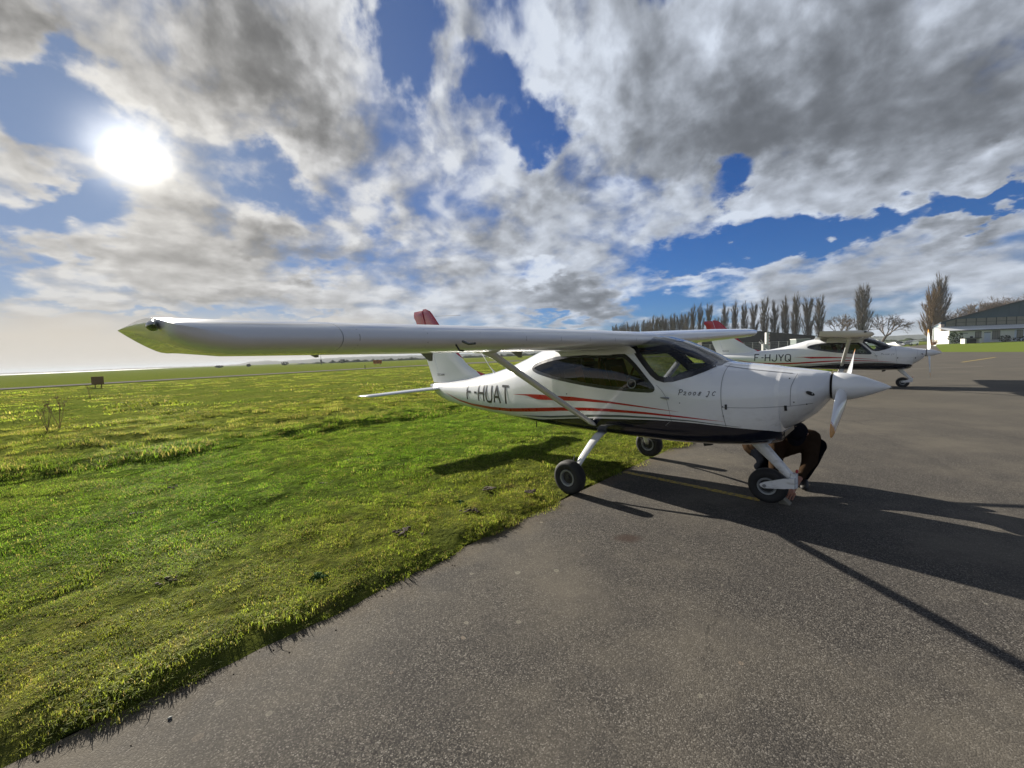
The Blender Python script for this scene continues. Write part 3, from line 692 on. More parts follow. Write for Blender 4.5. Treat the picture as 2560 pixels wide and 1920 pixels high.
def build_aircraft(reg, prop_angle):
    root = empty('light_aircraft')
    # hull with real window openings
    n = NS; v = [p for r_ in GRID for p in r_]; f = []; fg = []; ft = []; fl = []
    for i in range(len(GRID) - 1):
        for k in range(n):
            q = (i * n + k, i * n + (k + 1) % n, (i + 1) * n + (k + 1) % n, (i + 1) * n + k)
            cx = sum(v[a][0] for a in q) / 4; cz = sum(v[a][2] for a in q) / 4
            if inside((cx, cz), WS_POLY): fg.append(q)
            elif inside((cx, cz), SW_POLY): ft.append(q)
            else:
                f.append(q)
                if -1.2 < cx < 1.42: fl.append(q)
    f.append(tuple(range(n))); f.append(tuple((len(GRID) - 1) * n + k for k in range(n))[::-1])
    hull = mesh('fuselage', v, f, MT['fus'], root); autosmooth(hull, 40)
    # shrunken copies for the lining and glass
    hull.data.calc_loop_triangles()
    nv = np.zeros(len(v) * 3); hull.data.vertices.foreach_get('normal', nv); nv = nv.reshape(-1, 3); va = np.array(v)
    def sub(name, faces, off, m):
        ids = sorted({a for q in faces for a in q}); mp = {a: i for i, a in enumerate(ids)}
        # normals of removed zones come from position on the section
        vv_ = []
        for a in ids:
            p = va[a]; zt, zb, w, zm, nt, nb = sec(p[0]); nn = nv[a]
            if np.linalg.norm(nn) < .5 or abs(off) < .006:
                nn = np.array([0, p[1] / w ** 1.0, (p[2] - zm) * .8]); nn = nn / (np.linalg.norm(nn) + 1e-9)
            vv_.append(p + nn * off)
        o = mesh(name, vv_, [tuple(mp[a] for a in q) for q in faces], m, root, smooth=True); return o
    sub('cabin_lining', fl, -.018, MT['cabin'])
    sub('windscreen', fg, -.004, MT['glass'])
    for nm, sgn in (('side_window', -1), ('side_window', 1)):
        sub(nm, [q for q in ft if v[q[0]][1] * sgn > 0], -.004, MT['tint'])
    for sd_ in (-1, 1): fb_ = MB(); ribbon(fb_, smooth_closed(SW_POLY, 1), .040, sd_, .003, .02, True); fb_.build('side_window_frame', MT['frame'], root, True)
    fb_ = MB()
    for sd_ in (-1, 1): ribbon(fb_, [(.61, 1.735)] + WS_POLY[:11] + [(1.405, 1.40)], .052, sd_, .003, .015)
    # across the roof and the cowl, along the hull section
    for xx, wd, zlim in ((.60, .05, 1.70), (1.405, .05, 1.385)):
        cols = []
        for dx_ in (-wd / 2, wd / 2):
            rg = ring(xx + dx_); rg = rg[NS // 2 + 1:] + rg[:NS // 2 + 1]
            cols.append([Vector(p) + Vector((0, 0, .0035)) for p in rg if p[2] > zlim])
        k = min(len(cols[0]), len(cols[1])); a = [cols[0][int(i * (len(cols[0]) - 1) / (k - 1))] for i in range(k)]; b = [cols[1][int(i * (len(cols[1]) - 1) / (k - 1))] for i in range(k)]
        fb_.add(a + b, [(i, i + 1, k + i + 1, k + i) for i in range(k - 1)])
    fb_.build('windscreen_frame', MT['frame'], root, True)
    # cabin: floor, panel, glareshield, seats
    cb = MB(); cb.box((-1.1, -.40, .70), (1.38, .40, .74)); cb.box((1.36, -.40, .72), (1.40, .40, 1.28)); cb.box((-.40, -.48, .78), (-.36, .50, 1.45)); cb.build('cabin_floor', MT['cabin'], root)
    da = MB(); prof_ = [(.93, .98), (.935, 1.20), (.95, 1.285), (.99, 1.325), (1.05, 1.342), (1.20, 1.352), (1.33, 1.36), (1.36, 1.30)]
    N = 21; vv_ = []
    for j in range(N):
        u = -1 + 2 * j / (N - 1); hood = .93 + .07 * math.cos(u * math.pi * 1.6)
        for (x, z) in prof_:
            yy = u * min(.53, side_y(x, min(z, 1.3)) - .025); vv_.append((x + (1 - hood) * .4, yy, z - .07 * abs(u) ** 6 * (z > 1.1)))
    K = len(prof_); da.add(vv_, [(j * K + i, j * K + i + 1, (j + 1) * K + i + 1, (j + 1) * K + i) for j in range(N - 1) for i in range(K - 1)])
    da.build('instrument_panel', MT['dash'], root, True)
    for sy in (-.26, .26):
        s_ = MB(); s_.box((.0, sy - .22, .78), (.52, sy + .22, .92))
        s_.box((-.06, -.245, 0), (.05, .245, .60), rot=Matrix.Rotation(R(-18), 3, 'Y'), at=(.05, sy, .88))
        s_.box((-.04, -.14, 0), (.04, .14, .19), rot=Matrix.Rotation(R(-14), 3, 'Y'), at=(-.16, sy, 1.40))
        so = s_.build('seat', MT['seat'], root); 
        q = MB(); q.box((.052, -.13, .06), (.062, .13, .50), rot=Matrix.Rotation(R(-18), 3, 'Y'), at=(.05, sy, .88)); q.box((.042, -.10, .02), (.05, .10, .15), rot=Matrix.Rotation(R(-14), 3, 'Y'), at=(-.16, sy, 1.40))
        [q.box((-.05, sg * .246, .10), (.045, sg * .262, .56), rot=Matrix.Rotation(R(-18), 3, 'Y'), at=(.05, sy, .88)) for sg in (-1, 1)]; q.build('seat_insert', MT['tan'], so)
        b_ = MB(); b_.tube([(.18, sy * 1.9, 1.52), (.10, sy * 1.6, 1.30), (.02, sy * .9, 1.0)], .016, 6, flat=(1, 0, 0)); b_.build('seat_belt', MT['tan'], so)
        y_ = MB(); y_.tube([(.93, sy, 1.10), (.80, sy, 1.13)], .012, 6); y_.tube([(.80, sy - .11, 1.17), (.80, sy - .09, 1.12), (.80, sy + .09, 1.12), (.80, sy + .11, 1.17)], .014, 6); y_.build('control_stick', MT['black'], root)
    q = MB()
    for dx_, dz_ in ((0, 0),):
        q.box((1.02, -.08, 1.335), (1.20, .10, 1.40)); q.build('gps_unit', MT['black'], root)
    # window vent ring
    vr = MB(); cx, cz = .63, 1.225
    ribbon(vr, [(cx + .046 * math.cos(a), cz + .046 * math.sin(a)) for a in np.linspace(0, 2 * math.pi, 20)[:-1]], .010, -1, .006, .01, True); vr.build('air_vent', MT['alloy'], root, True)
    # stripes
    S1t = [(-1.28, 1.036), (-.94, 1.052), (-.747, 1.056), (-.178, 1.052), (.339, 1.024), (.77, .987), (1.123, .951)]
    S1b = [(-1.28, 1.034), (-.99, 1.028), (-.869, 1.004), (-.776, .987), (-.378, .997), (.002, 1.007), (.338, 1.001), (.77, .974), (1.123, .9505)]
    S2t = [(-3.33, .961), (-2.9, .862), (-2.488, .818), (-1.9, .805), (-1.44, .820), (-.877, .866), (-.4, .908), (0, .930), (.34, .9375), (.768, .930), (1.133, .910), (1.522, .877)]
    S2b = [(-3.33, .960), (-2.9, .835), (-2.49, .782), (-1.9, .757), (-1.44, .769), (-.88, .814), (-.4, .863), (0, .893), (.34, .9055), (.768, .907), (1.133, .895), (1.522, .8765)]
    S3t = [(-1.2, .728), (-1.09, .739), (-.607, .776), (-.19, .824), (.168, .858), (.484, .876), (.899, .882), (1.243, .871), (1.647, .831)]
    S3b = [(-1.2, .727), (-1.09, .730), (-.609, .753), (-.192, .795), (.167, .832), (.483, .853), (.898, .865), (1.243, .860), (1.647, .829)]
    for sd_ in (-1, 1):
        for tp, bt, mm, nm in ((S1t, S1b, 'red', 'red_stripe'), (S2t, S2b, 'red', 'red_stripe'), (S3t, S3b, 'grey', 'grey_stripe')):
            q = MB(); band(q, tp, bt, sd_); q.build(nm, MT[mm], root, True)
    # registration
    GL = {'F': [[(0, 0), (0, 1), (1, 1)], [(0, .52), (.78, .52)]], 'H': [[(0, 0), (0, 1)], [(1, 0), (1, 1)], [(0, .5), (1, .5)]], 'U': [[(0, 1), (0, .22), (.18, .03), (.5, 0), (.82, .03), (1, .22), (1, 1)]],
          'A': [[(0, 0), (.5, 1), (1, 0)], [(.2, .34), (.8, .34)]], 'T': [[(0, 1), (1, 1)], [(.5, 1), (.5, 0)]], 'J': [[(.95, 1), (.95, .22), (.75, .03), (.45, 0), (.15, .06), (0, .24)]],
          'Y': [[(0, 1), (.5, .46), (1, 1)], [(.5, .46), (.5, 0)]], 'Q': [[(.5, 1), (.15, .95), (0, .78), (0, .22), (.15, .05), (.5, 0), (.85, .05), (1, .22), (1, .78), (.85, .95), (.5, 1)], [(.6, .28), (1.12, -.04)]], '-': [[(0, .5), (1, .5)]],
          'P': [[(.1, 0), (.3, 1)], [(0, .9), (.3, 1.05), (.8, 1), (.95, .8), (.75, .55), (.3, .5)]], '2': [[(.12, .5), (.3, .64), (.58, .62), (.62, .46), (.36, .24), (.06, .02), (.4, .07), (.72, .0)]], '0': [[(.5, .62), (.22, .5), (.14, .22), (.3, .02), (.58, .12), (.72, .42), (.5, .62)]],
          '8': [[(.60, .66), (.36, .58), (.38, .42), (.58, .34), (.58, .1), (.34, 0), (.14, .1), (.2, .26), (.42, .34)], [(.42, .34), (.66, .44), (.76, .58), (.60, .66)]], 'j': [[(.2, .7), (.6, .75), (.5, .2), (.3, -.25), (.05, -.2), (.2, 0)]], 'C': [[(.85, .62), (.6, .75), (.3, .55), (.2, .2), (.4, 0), (.75, .12)]],
          'E': [[(1, 1), (0, 1), (0, 0), (1, 0)], [(0, .5), (.8, .5)]], 'c': [[(1, .85), (.7, 1), (.2, 1), (0, .75), (0, .25), (.2, 0), (.7, 0), (1, .15)]], 'N': [[(0, 0), (0, 1), (1, 0), (1, 1)]], 'M': [[(0, 0), (.1, 1), (.5, .2), (.9, 1), (1, 0)]]}
    for sd_ in (-1, 1):
        xs_ = [(-2.575, .145), (-2.345, .075), (-2.215, .155), (-1.985, .155), (-1.775, .16), (-1.555, .16)]
        lab = reg
        for ch, (x0, w_) in zip(lab, xs_):
            if sd_ > 0: x0 = -3.95 - x0 - w_
            q = MB()
            for pl in GL[ch]: 
                pts = [((x0 + a * w_) if sd_ < 0 else (x0 + w_ - a * w_), .885 + b * .258) for a, b in pl]
                ribbon(q, pts, .035, sd_, .004 + .0004 * len(q.v) / 100, .02)
            q.build('registration_letter', MT['black'], root)
        X = 1.115
        for ch in 'P2008 jC':
            if ch == ' ': X += .035; continue
            q = MB()
            for pl in GL[ch]:
                s__ = 1.0; pts = [(X + (a * .040 + b * .008) * s__, 1.118 + b * .052) for a, b in pl]
                if sd_ > 0: pts = [(2.45 - a, b) for a, b in pts]
                ribbon(q, pts, .0058, sd_, .004, .01)
            q.build('model_letter', MT['black'], root)
            X += .043 if ch != 'P' else .047
    # seams, latches, handles on both flanks
    for sd_ in (-1, 1):
        q = MB()
        ribbon(q, [(1.485, 1.40), (1.49, 1.2), (1.50, 1.0), (1.53, .83)], .005, sd_, .002); q.build('panel_seam', MT['seam'], root); q = MB()
        ribbon(q, [(1.50, 1.01), (1.75, 1.012), (2.0, 1.03), (2.15, 1.05)], .004, sd_, .002); q.build('panel_seam', MT['seam'], root); q = MB()
        ribbon(q, [(2.035, 1.30), (2.01, 1.2), (2.005, 1.035)], .004, sd_, .002); q.build('panel_seam', MT['seam'], root); q = MB()
        ribbon(q, [(.90, 1.215), (.955, 1.16), (1.00, 1.09), (1.02, .99), (1.045, .86), (.98, .80)], .004, sd_, .002); q.build('door_seam', MT['seam'], root); q = MB()
        ribbon(q, [(1.45, 1.385), (1.7, 1.345), (2.0, 1.305)], .004, sd_, .002)
        q.build('panel_seam', MT['seam'], root)
        for (lx, lz) in ((1.535, 1.018), (1.972, 1.015)):
            q = MB(); ribbon(q, [(lx, lz + .022), (lx, lz - .026)], .019, sd_, .006); q.build('cowl_latch', MT['darkmetal'], root)
        q = MB(); p = surf(1.0, 1.085, sd_, .012); q.tube([p + Vector((-.055, 0, .004)), p, p + Vector((.03, 0, 0))], [.006, .012, .008], 8); q.build('door_handle', MT['alloy'], root, True)
        for (rx, rz) in ((1.508, 1.018), (1.512, .93), (2.03, 1.065), (1.99, 1.265), (2.11, 1.045), (-.26, 1.085), (1.13, 1.04)):
            p = surf(rx, rz, sd_, .002); nrm_ = (surf(rx, rz, sd_, .01) - surf(rx, rz, sd_, 0)).normalized()
            q = MB(); q.tube([p, p + nrm_ * .004], .0075 if rx < 0 else .005, 8); q.build('fastener', MT['darkmetal'], root)
        # air intake in the cowl cheek
        q = MB(); c0 = surf(2.13, 1.14, sd_, -.012); v_ = []; ax = Vector((.060, -sd_ * .030 * -1, 0))
        a1 = (surf(2.10, 1.165, sd_) - surf(2.17, 1.105, sd_)); a1 = a1 * .62; a2 = (surf(2.17, 1.16, sd_) - surf(2.11, 1.12, sd_)) * .36
        cc = surf(2.135, 1.138, sd_, .004); nn = (surf(2.135, 1.138, sd_, .01) - surf(2.135, 1.138, sd_, 0)).normalized()
        rim = [cc + a1 * math.cos(a) * .55 + a2 * math.sin(a) * .6 for a in np.linspace(0, 2 * math.pi, 21)[:-1]]
        inn = [cc - nn * .002 + (p - cc) * .86 for p in rim]
        q.add(rim + inn, [(i, (i + 1) % 20, 20 + (i + 1) % 20, 20 + i) for i in range(20)]); q.add(inn, [tuple(range(20))]); q.build('air_intake', MT['black'], root, True)
    # belly bits
    q = MB(); q.tube([(-1.30, 0, .63), (-1.30, 0, .47)], .008, 6); q.build('belly_antenna', MT['black'], root)
    q = MB(); q.tube([(1.30, -.12, .60), (1.27, -.14, .565), (1.20, -.15, .55)], .022, 8); q.build('exhaust_pipe', MT['darkmetal'], root, True)
    q = MB(); q.tube([(-2.18, 0, 1.31), (-2.23, 0, 1.36), (-2.30, 0, 1.42), (-2.49, 0, 1.66)], [.022, .010, .006, .004], 8); q.build('whip_antenna', MT['white'], root, True)
    # radiator intake under the spinner
    q = MB(); q.box((1.926, -.2, .72), (1.934, .2, .765)); q.build('radiator_grille', MT['black'], root)

    # wings
    xs_ = (1 - np.cos(np.linspace(0, np.pi, 26))) / 2
    tk = .145; yt = 5 * tk * (.2969 * np.sqrt(xs_) - .126 * xs_ - .3516 * xs_ ** 2 + .2843 * xs_ ** 3 - .1036 * xs_ ** 4)
    yc = np.where(xs_ < .4, .02 / .16 * (.8 * xs_ - xs_ ** 2), .02 / .36 * (.2 + .8 * xs_ - xs_ ** 2))
    def wsec(y, c0=0., c1=1., n=26):
        s_ = max(0, (y - 2.4) / 2.07); kt = min(1., max(0, (y - 4.05) / .418)); xl = .72 - .06 * s_; xt = -.68 + .16 * s_; k = min(1., max(0, (y - 4.31) / .158))
        ch = xl - xt
        top = []; bot = []
        u = xs_ if (c0, c1) == (0., 1.) else c0 + (c1 - c0) * (1 - np.cos(np.linspace(0, np.pi, n))) / 2
        up = np.interp(u, xs_, yc + yt); lo = np.interp(u, xs_, yc - yt)
        nose = (xl - xt) * .985 * (k ** 1.7) + .05 * min(1, max(0, (y - 4.1) / .2)) ** 2 * (1 - k)
        for uu, a_, b_ in zip(u, up, lo):
            X = (xl - nose) - uu * (ch - nose); z0 = 1.68 + .018 * y - .02 * (uu * ch)
            if k > 0 or nose > 0:           # raked tip: the upper skin runs on, the lower skin sweeps up to meet it
                f0 = (xl - X) / ch; zt_ = float(np.interp(f0, xs_, yc + yt)) * ch; th_ = (a_ - b_) * (ch - nose) * (1 - .96 * kt ** 2.4)
                a_ = zt_ * (1 - .12 * k); b_ = a_ - th_; z0 = 1.68 + .018 * y - .02 * (f0 * ch) + .135 * f0 ** 1.5 * min(1, max(0, (y - 4.27) / .198)) ** 1.35
            else:
                th_ = (a_ - b_) * ch * (1 - .96 * kt ** 2.4); a_ = a_ * ch; b_ = a_ - th_
            b2 = b_
            top.append(Vector((X, y, z0 + a_))); bot.append(Vector((X, y, z0 + b2)))
        return top, bot
    def panel(name, ys, c0, c1, sgn, m, close_front=False, par=None, dz=0):
        B = MB(); rows = []
        for y in ys:
            tp, bt = wsec(y, c0, c1); rg = tp[::-1] + (bt if (c0 > 0) else bt[1:]); rows.append([Vector((p.x, p.y * sgn, p.z + dz)) for p in rg])
        n = len(rows[0]); f = []
        for i in range(len(rows) - 1):
            for k in range(n - 1): f.append((i * n + k, i * n + k + 1, (i + 1) * n + k + 1, (i + 1) * n + k))
            f.append((i * n + n - 1, i * n, (i + 1) * n, (i + 1) * n + n - 1))
        f += [tuple(range(n))[::-1], tuple((len(rows) - 1) * n + k for k in range(n))]
        if sgn < 0: f = [q[::-1] for q in f]
        B.add([p for r_ in rows for p in r_], f); return autosmooth(B.build(name, m, par or root), 40)
    for sgn in (-1, 1):
        w_ = panel('wing', [0, .3, .62, 1.0, 1.6, 2.4, 3.0, 3.6, 3.655], 0., .775, sgn, MT['wing'])
        panel('wing_tip', [3.66, 3.8, 3.95, 4.1, 4.2, 4.26, 4.29, 4.31, 4.33, 4.35, 4.37, 4.39, 4.41, 4.43, 4.445, 4.457, 4.464, 4.468], 0., 1., sgn, MT['white'], par=w_)
        panel('flap', [.64, 1.2, 1.8, 2.42], .785, 1., sgn, MT['wing'], par=w_, dz=-.004)
        panel('aileron', [2.44, 3.0, 3.64], .785, 1., sgn, MT['wing'], par=w_)
        nl = MB(); tp, bt = wsec(4.36, 0, 1); c0 = Vector((tp[0].x - .012, 4.372, tp[0].z - .030))
        nl.lathe([(.0, .024), (.025, .021), (.05, .013), (.07, .002)], 'x', (c0.x - .01, c0.y * sgn, c0.z), 12)
        nl.build('navigation_light', MT['navg'] if sgn < 0 else MT['navr'], w_, True)
        # strut with end fairings, pitot, hinge brackets, stall strip
        q = MB(); a = Vector((.11, -.555, .725)); b = Vector((.22, -2.28, 1.655))
        if sgn > 0: a.y *= -1; b.y *= -1
        q.tube([a.lerp(b, k) for k in (0, .03, .06, .5, .94, .97, 1)], [(.03, .012), (.044, .02), (.05, .024), (.052, .025), (.052, .025), (.06, .03), (.07, .035)], 14, flat=(1, 0, 0))
        q.build('wing_strut', MT['white'], root, True)
        q = MB(); zc_ = b.z + .012
        q.tube([(.50, b.y * .99, zc_ + .012), (.38, b.y * .99, zc_), (.22, b.y * .985, zc_ - .008), (.02, b.y * .985, zc_), (-.10, b.y * .985, zc_ + .012)], [(.008, .008), (.05, .03), (.065, .036), (.05, .028), (.008, .008)], 12); q.build('strut_fairing', MT['white'], root, True)
        q = MB(); q.tube([(.74, -2.93 * -sgn, 1.71), (.80, -2.93 * -sgn, 1.69), (.86, -2.93 * -sgn, 1.69)], .008, 6); q.tube([(.66, -2.93 * -sgn, 1.70), (.70, -2.93 * -sgn, 1.655), (.74, -2.93 * -sgn, 1.65)], .006, 6)
        if sgn < 0: q.build('pitot_probe', MT['black'], w_)
        for yb in (1.25, 2.44, 3.45):
            q = MB(); tp, bt = wsec(yb, .785, 1.); z0 = bt[2].z; x0 = bt[2].x; L = .085 if yb < 3 else .03
            q.add([(x0 + .05, (yb - .006) * sgn, z0 + .01), (x0 - .16, (yb - .006) * sgn, z0 + .004), (x0 - .01, (yb - .006) * sgn, z0 - L), (x0 + .03, (yb - .006) * sgn, z0 - L),
                   (x0 + .05, (yb + .006) * sgn, z0 + .01), (x0 - .16, (yb + .006) * sgn, z0 + .004), (x0 - .01, (yb + .006) * sgn, z0 - L), (x0 + .03, (yb + .006) * sgn, z0 - L)],
                  [(0, 1, 2, 3), (7, 6, 5, 4), (0, 4, 5, 1), (1, 5, 6, 2), (2, 6, 7, 3), (3, 7, 4, 0)])
            q.build('hinge_bracket', MT['seam'], w_)
        # root fillet
        q = MB(); rows = []
        for yy, gz_ in ((.50, -.10), (.56, -.045), (.66, -.012), (.80, .002)):
            tp, bt = wsec(yy, .05, .78, 14); rows.append([Vector((p.x, p.y * sgn, p.z + gz_)) for p in bt])
        nn_ = len(rows[0]); q.add([p for r_ in rows for p in r_], [(i * nn_ + k, i * nn_ + k + 1, (i + 1) * nn_ + k + 1, (i + 1) * nn_ + k) for i in range(3) for k in range(nn_ - 1)]); q.build('wing_root_fillet', MT['white'], w_, True)
        # tailplane half
        q = MB(); rows = []
        for yy, xl, xt, zz in ((.05, -3.60, -4.22, 1.022), (.7, -3.68, -4.25, 1.018), (1.25, -3.76, -4.27, 1.012), (1.38, -3.80, -4.275, 1.010), (1.43, -3.88, -4.275, 1.008), (1.45, -4.0, -4.275, 1.006)):
            c_ = xl - xt; tt = .052 if yy < 1.4 else (.034 if yy < 1.44 else .012)
            pr_ = [(0, 0), (.03, .55), (.12, .9), (.35, 1), (.7, .55), (1, .06), (.7, -.5), (.35, -.95), (.12, -.85), (.03, -.5)]
            rows.append([Vector((xl - u * c_, yy * sgn, zz + w * tt / 2)) for u, w in pr_])
        nn_ = 10; fc = [(i * nn_ + k, i * nn_ + (k + 1) % nn_, (i + 1) * nn_ + (k + 1) % nn_, (i + 1) * nn_ + k) for i in range(5) for k in range(nn_)] + [tuple(range(10)), tuple(50 + k for k in range(10))]
        q.add([p for r_ in rows for p in r_], fc); autosmooth(q.build('stabilator', MT['white'], root), 60)
    # fin and rudder
    def slab(name, le, te, m, tmax=.05, par=root):
        B = MB(); rows = []
        zs_ = np.linspace(max(le[0][1], te[0][1]), min(le[-1][1], te[-1][1]), 26)
        for z in zs_:
            a = float(np.interp(z, [p[1] for p in le], [p[0] for p in le])); b = float(np.interp(z, [p[1] for p in te], [p[0] for p in te]))
            th = min(tmax, (a - b) * .16) * (1 if z < zs_[-1] - .04 else (.75 if z < zs_[-1] - .001 else .25))
            pr_ = [(0, 0), (.05, .5), (.2, .9), (.45, 1), (.8, .62), (1, .5), (1, -.5), (.8, -.62), (.45, -1), (.2, -.9), (.05, -.5)] if name == 'fin' else [(0, .9), (.1, 1), (.5, .7), (1, .05), (1, -.05), (.5, -.7), (.1, -1), (0, -.9)]
            rows.append([Vector((a + (b - a) * u, w * th / 2, z)) for u, w in pr_])
        nn_ = len(rows[0]); fc = [(i * nn_ + k, i * nn_ + (k + 1) % nn_, (i + 1) * nn_ + (k + 1) % nn_, (i + 1) * nn_ + k) for i in range(len(rows) - 1) for k in range(nn_)] + [tuple(range(nn_)), tuple((len(rows) - 1) * nn_ + k for k in range(nn_))]
        B.add([p for r_ in rows for p in r_], fc); return autosmooth(B.build(name, m, par), 50)
    HL = [(-3.70, 1.06), (-4.20, 2.535)]
    slab('fin', [(-2.10, 1.06), (-2.25, 1.27), (-2.44, 1.297), (-2.66, 1.345), (-2.91, 1.475), (-3.08, 1.64), (-3.63, 2.20), (-3.86, 2.45), (-3.95, 2.53), (-4.03, 2.575), (-4.10, 2.592)], [(-3.69, 1.06), (-4.19, 2.53), (-4.205, 2.592)], MT['fin'], .075)
    slab('rudder', [(-3.715, 1.13), (-4.215, 2.57)], [(-3.98, 1.13), (-4.16, 1.54), (-4.485, 2.38), (-4.56, 2.47), (-4.53, 2.57)], MT['fin'], .055)
    q = MB(); q.add([(-4.02, .033, 1.39), (-4.1, .03, 1.39), (-4.17, .03, 1.6), (-4.09, .033, 1.6)], [(0, 1, 2, 3)])
    q = MB(); q.tube([(-3.79, 0, 2.415), (-3.0, 0, 2.352)], .003, 5); q.build('wire_antenna', MT['darkmetal'], root)
    q = MB(); q.box((-4.24, -.004, 2.20), (-4.16, .004, 2.22))
    q = MB(); X = -3.985
    for sgn in (-1, 1):
        X = -3.80
        for ch in 'TEcNAM':
            q = MB()
            for pl in GL[ch]:
                for a, b in zip(pl[:-1], pl[1:]):
                    A = Vector((X + a[0] * .030, 0, 1.265 + a[1] * .040)); B_ = Vector((X + b[0] * .030, 0, 1.265 + b[1] * .040))
                    if sgn > 0: A.x = -7.36 - A.x; B_.x = -7.36 - B_.x
                    d = (B_ - A).normalized(); n_ = Vector((-d.z, 0, d.x)) * .0035; yy = .0405 * sgn
                    q.add([(A.x - n_.x, yy, A.z - n_.z), (A.x + n_.x, yy, A.z + n_.z), (B_.x + n_.x, yy, B_.z + n_.z), (B_.x - n_.x, yy, B_.z - n_.z)], [(0, 1, 2, 3)])
            q.build('maker_letter', MT['black'], root); X += .042
    q = MB(); q.box((-4.04, -.05, 1.05), (-3.60, .05, 1.098)); q.build('tail_fairing', MT['white'], root)

    # undercarriage
    for sgn in (-1, 1):
        q = MB(); pth = [(.13, .40, .625), (.125, .50, .60), (.10, .62, .51), (.065, .76, .375), (.04, .86, .255), (.03, .90, .205)]
        q.tube([(a, b * sgn, c) for a, b, c in pth], [(.065, .016), (.063, .016), (.055, .014), (.045, .013), (.036, .013), (.03, .013)], 10, flat=(1, 0, 0)); q.build('main_gear_leg', MT['white'], root, True)
        q = MB(); q.tube([(-.02, .78 * sgn, .40), (-.035, .86 * sgn, .24)], .006, 6); q.build('brake_hose', MT['black'], root)
        wheel(root, (.03, .965 * sgn, .192), .192, .068, sgn)
    q = MB(); q.tube([(1.63, 0, .64), (1.665, 0, .60), (1.80, 0, .45), (1.93, 0, .305), (1.965, 0, .255)], [(.065, .03), (.062, .03), (.05, .027), (.040, .025), (.034, .024)], 12, flat=(1, 0, .6)); q.build('nose_gear_leg', MT['white'], root, True)
    q = MB()
    q.tube([(1.965, 0, .33), (1.965, 0, .19)], .034, 12); 
    for sy in (-.075, .075):
        P8 = [(1.99, .29, .030), (1.99, .215, .030)]
        o0, o1 = sy - .006, sy + .006
        prf = [(1.985, .295), (1.90, .285), (1.735, .222), (1.705, .205), (1.695, .190), (1.705, .172), (1.735, .160), (1.90, .185), (1.985, .205)]
        prf = [(x, z + .0) for x, z in prf]; k = len(prf)
        q.add([(x, o0, z) for x, z in prf] + [(x, o1, z) for x, z in prf], [tuple(range(k)), tuple(range(k, 2 * k))[::-1]] + [(i, k + i, k + (i + 1) % k, (i + 1) % k) for i in range(k)])
    q.box((1.945, -.082, .20), (1.985, .082, .295)); q.build('nose_fork', MT['white'], root)
    q = MB(); q.tube([(1.738, -.092, .186), (1.738, .092, .186)], .016, 12); q.build('axle_nut', MT['alloy'], root)
    q = MB(); q.tube([(1.99, -.01, .345), (1.99, .01, .36)], .012, 6); q.build('steering_stop', MT['red'], root)
    wheel(root, (1.75, 0, .172), .172, .058, -1)
    # spinner and propeller
    hub = Vector((2.335, 0, 1.174))
    q = MB(); q.lathe([(2.252, .04), (2.252, .116)], 'x', (0, 0, 1.172), 40); q.lathe([(2.246, .10), (2.258, .112)], 'x', (0, 0, 1.172), 40); q.build('spinner_gap', MT['black'], root)
    q = MB(); q.lathe([(2.262, .05), (2.262, .122), (2.268, .1245), (2.32, .1225), (2.37, .115), (2.42, .1015), (2.47, .084), (2.52, .0625), (2.56, .044), (2.60, .0245), (2.62, .0125), (2.634, .001)], 'x', (0, 0, 1.172), 48); autosmooth(q.build('spinner', MT['white'], root), 35)
    for kk in (0, 1):
        an = prop_angle + math.pi * kk; q = MB(); rows = []; fr = []
        st_ = [(.085, .060, 50, .30), (.14, .098, 44, .22), (.22, .118, 36, .17), (.34, .124, 29, .13), (.48, .120, 23, .11), (.60, .108, 19, .10), (.70, .095, 17, .09), (.735, .089, 16.5, .09), (.745, .087, 16.3, .09), (.757, .085, 16, .09), (.80, .074, 15, .085), (.85, .054, 14, .08), (.88, .030, 13.5, .08), (.892, .006, 13, .08)]
        for r_, c_, tw, th in st_:
            ring_ = []
            for u, w in [(-.5, 0), (-.44, .45), (-.2, 1), (.1, .85), (.35, .4), (.5, 0), (.35, -.12), (.1, -.18), (-.2, -.2), (-.44, -.15)]:
                lx, lz = u * c_, w * th * c_; a_ = R(tw)
                # local: radial r, tangential t, axial x
                tt = lx * math.cos(a_) - lz * math.sin(a_); ax = lx * math.sin(a_) + lz * math.cos(a_)
                ring_.append(hub + Vector((ax, -math.sin(an) * r_ + math.cos(an) * tt, -math.cos(an) * r_ - math.sin(an) * tt)))
            rows.append(ring_)
        fc = []; mi = []
        for i in range(len(rows) - 1):
            z_ = 0 if i < 7 else (1 if i == 7 else (0 if i == 8 else 2))
            for k in range(10): fc.append((i * 10 + k, i * 10 + (k + 1) % 10, (i + 1) * 10 + (k + 1) % 10, (i + 1) * 10 + k)); mi.append(z_)
        fc.append(tuple((len(rows) - 1) * 10 + k for k in range(10))); mi.append(2)
        q.add([p for r_ in rows for p in r_], fc); o = q.build('propeller_blade', [MT['white'], MT['red'], MT['orange']], root, True); o.data.polygons.foreach_set('material_index', mi)
    return root
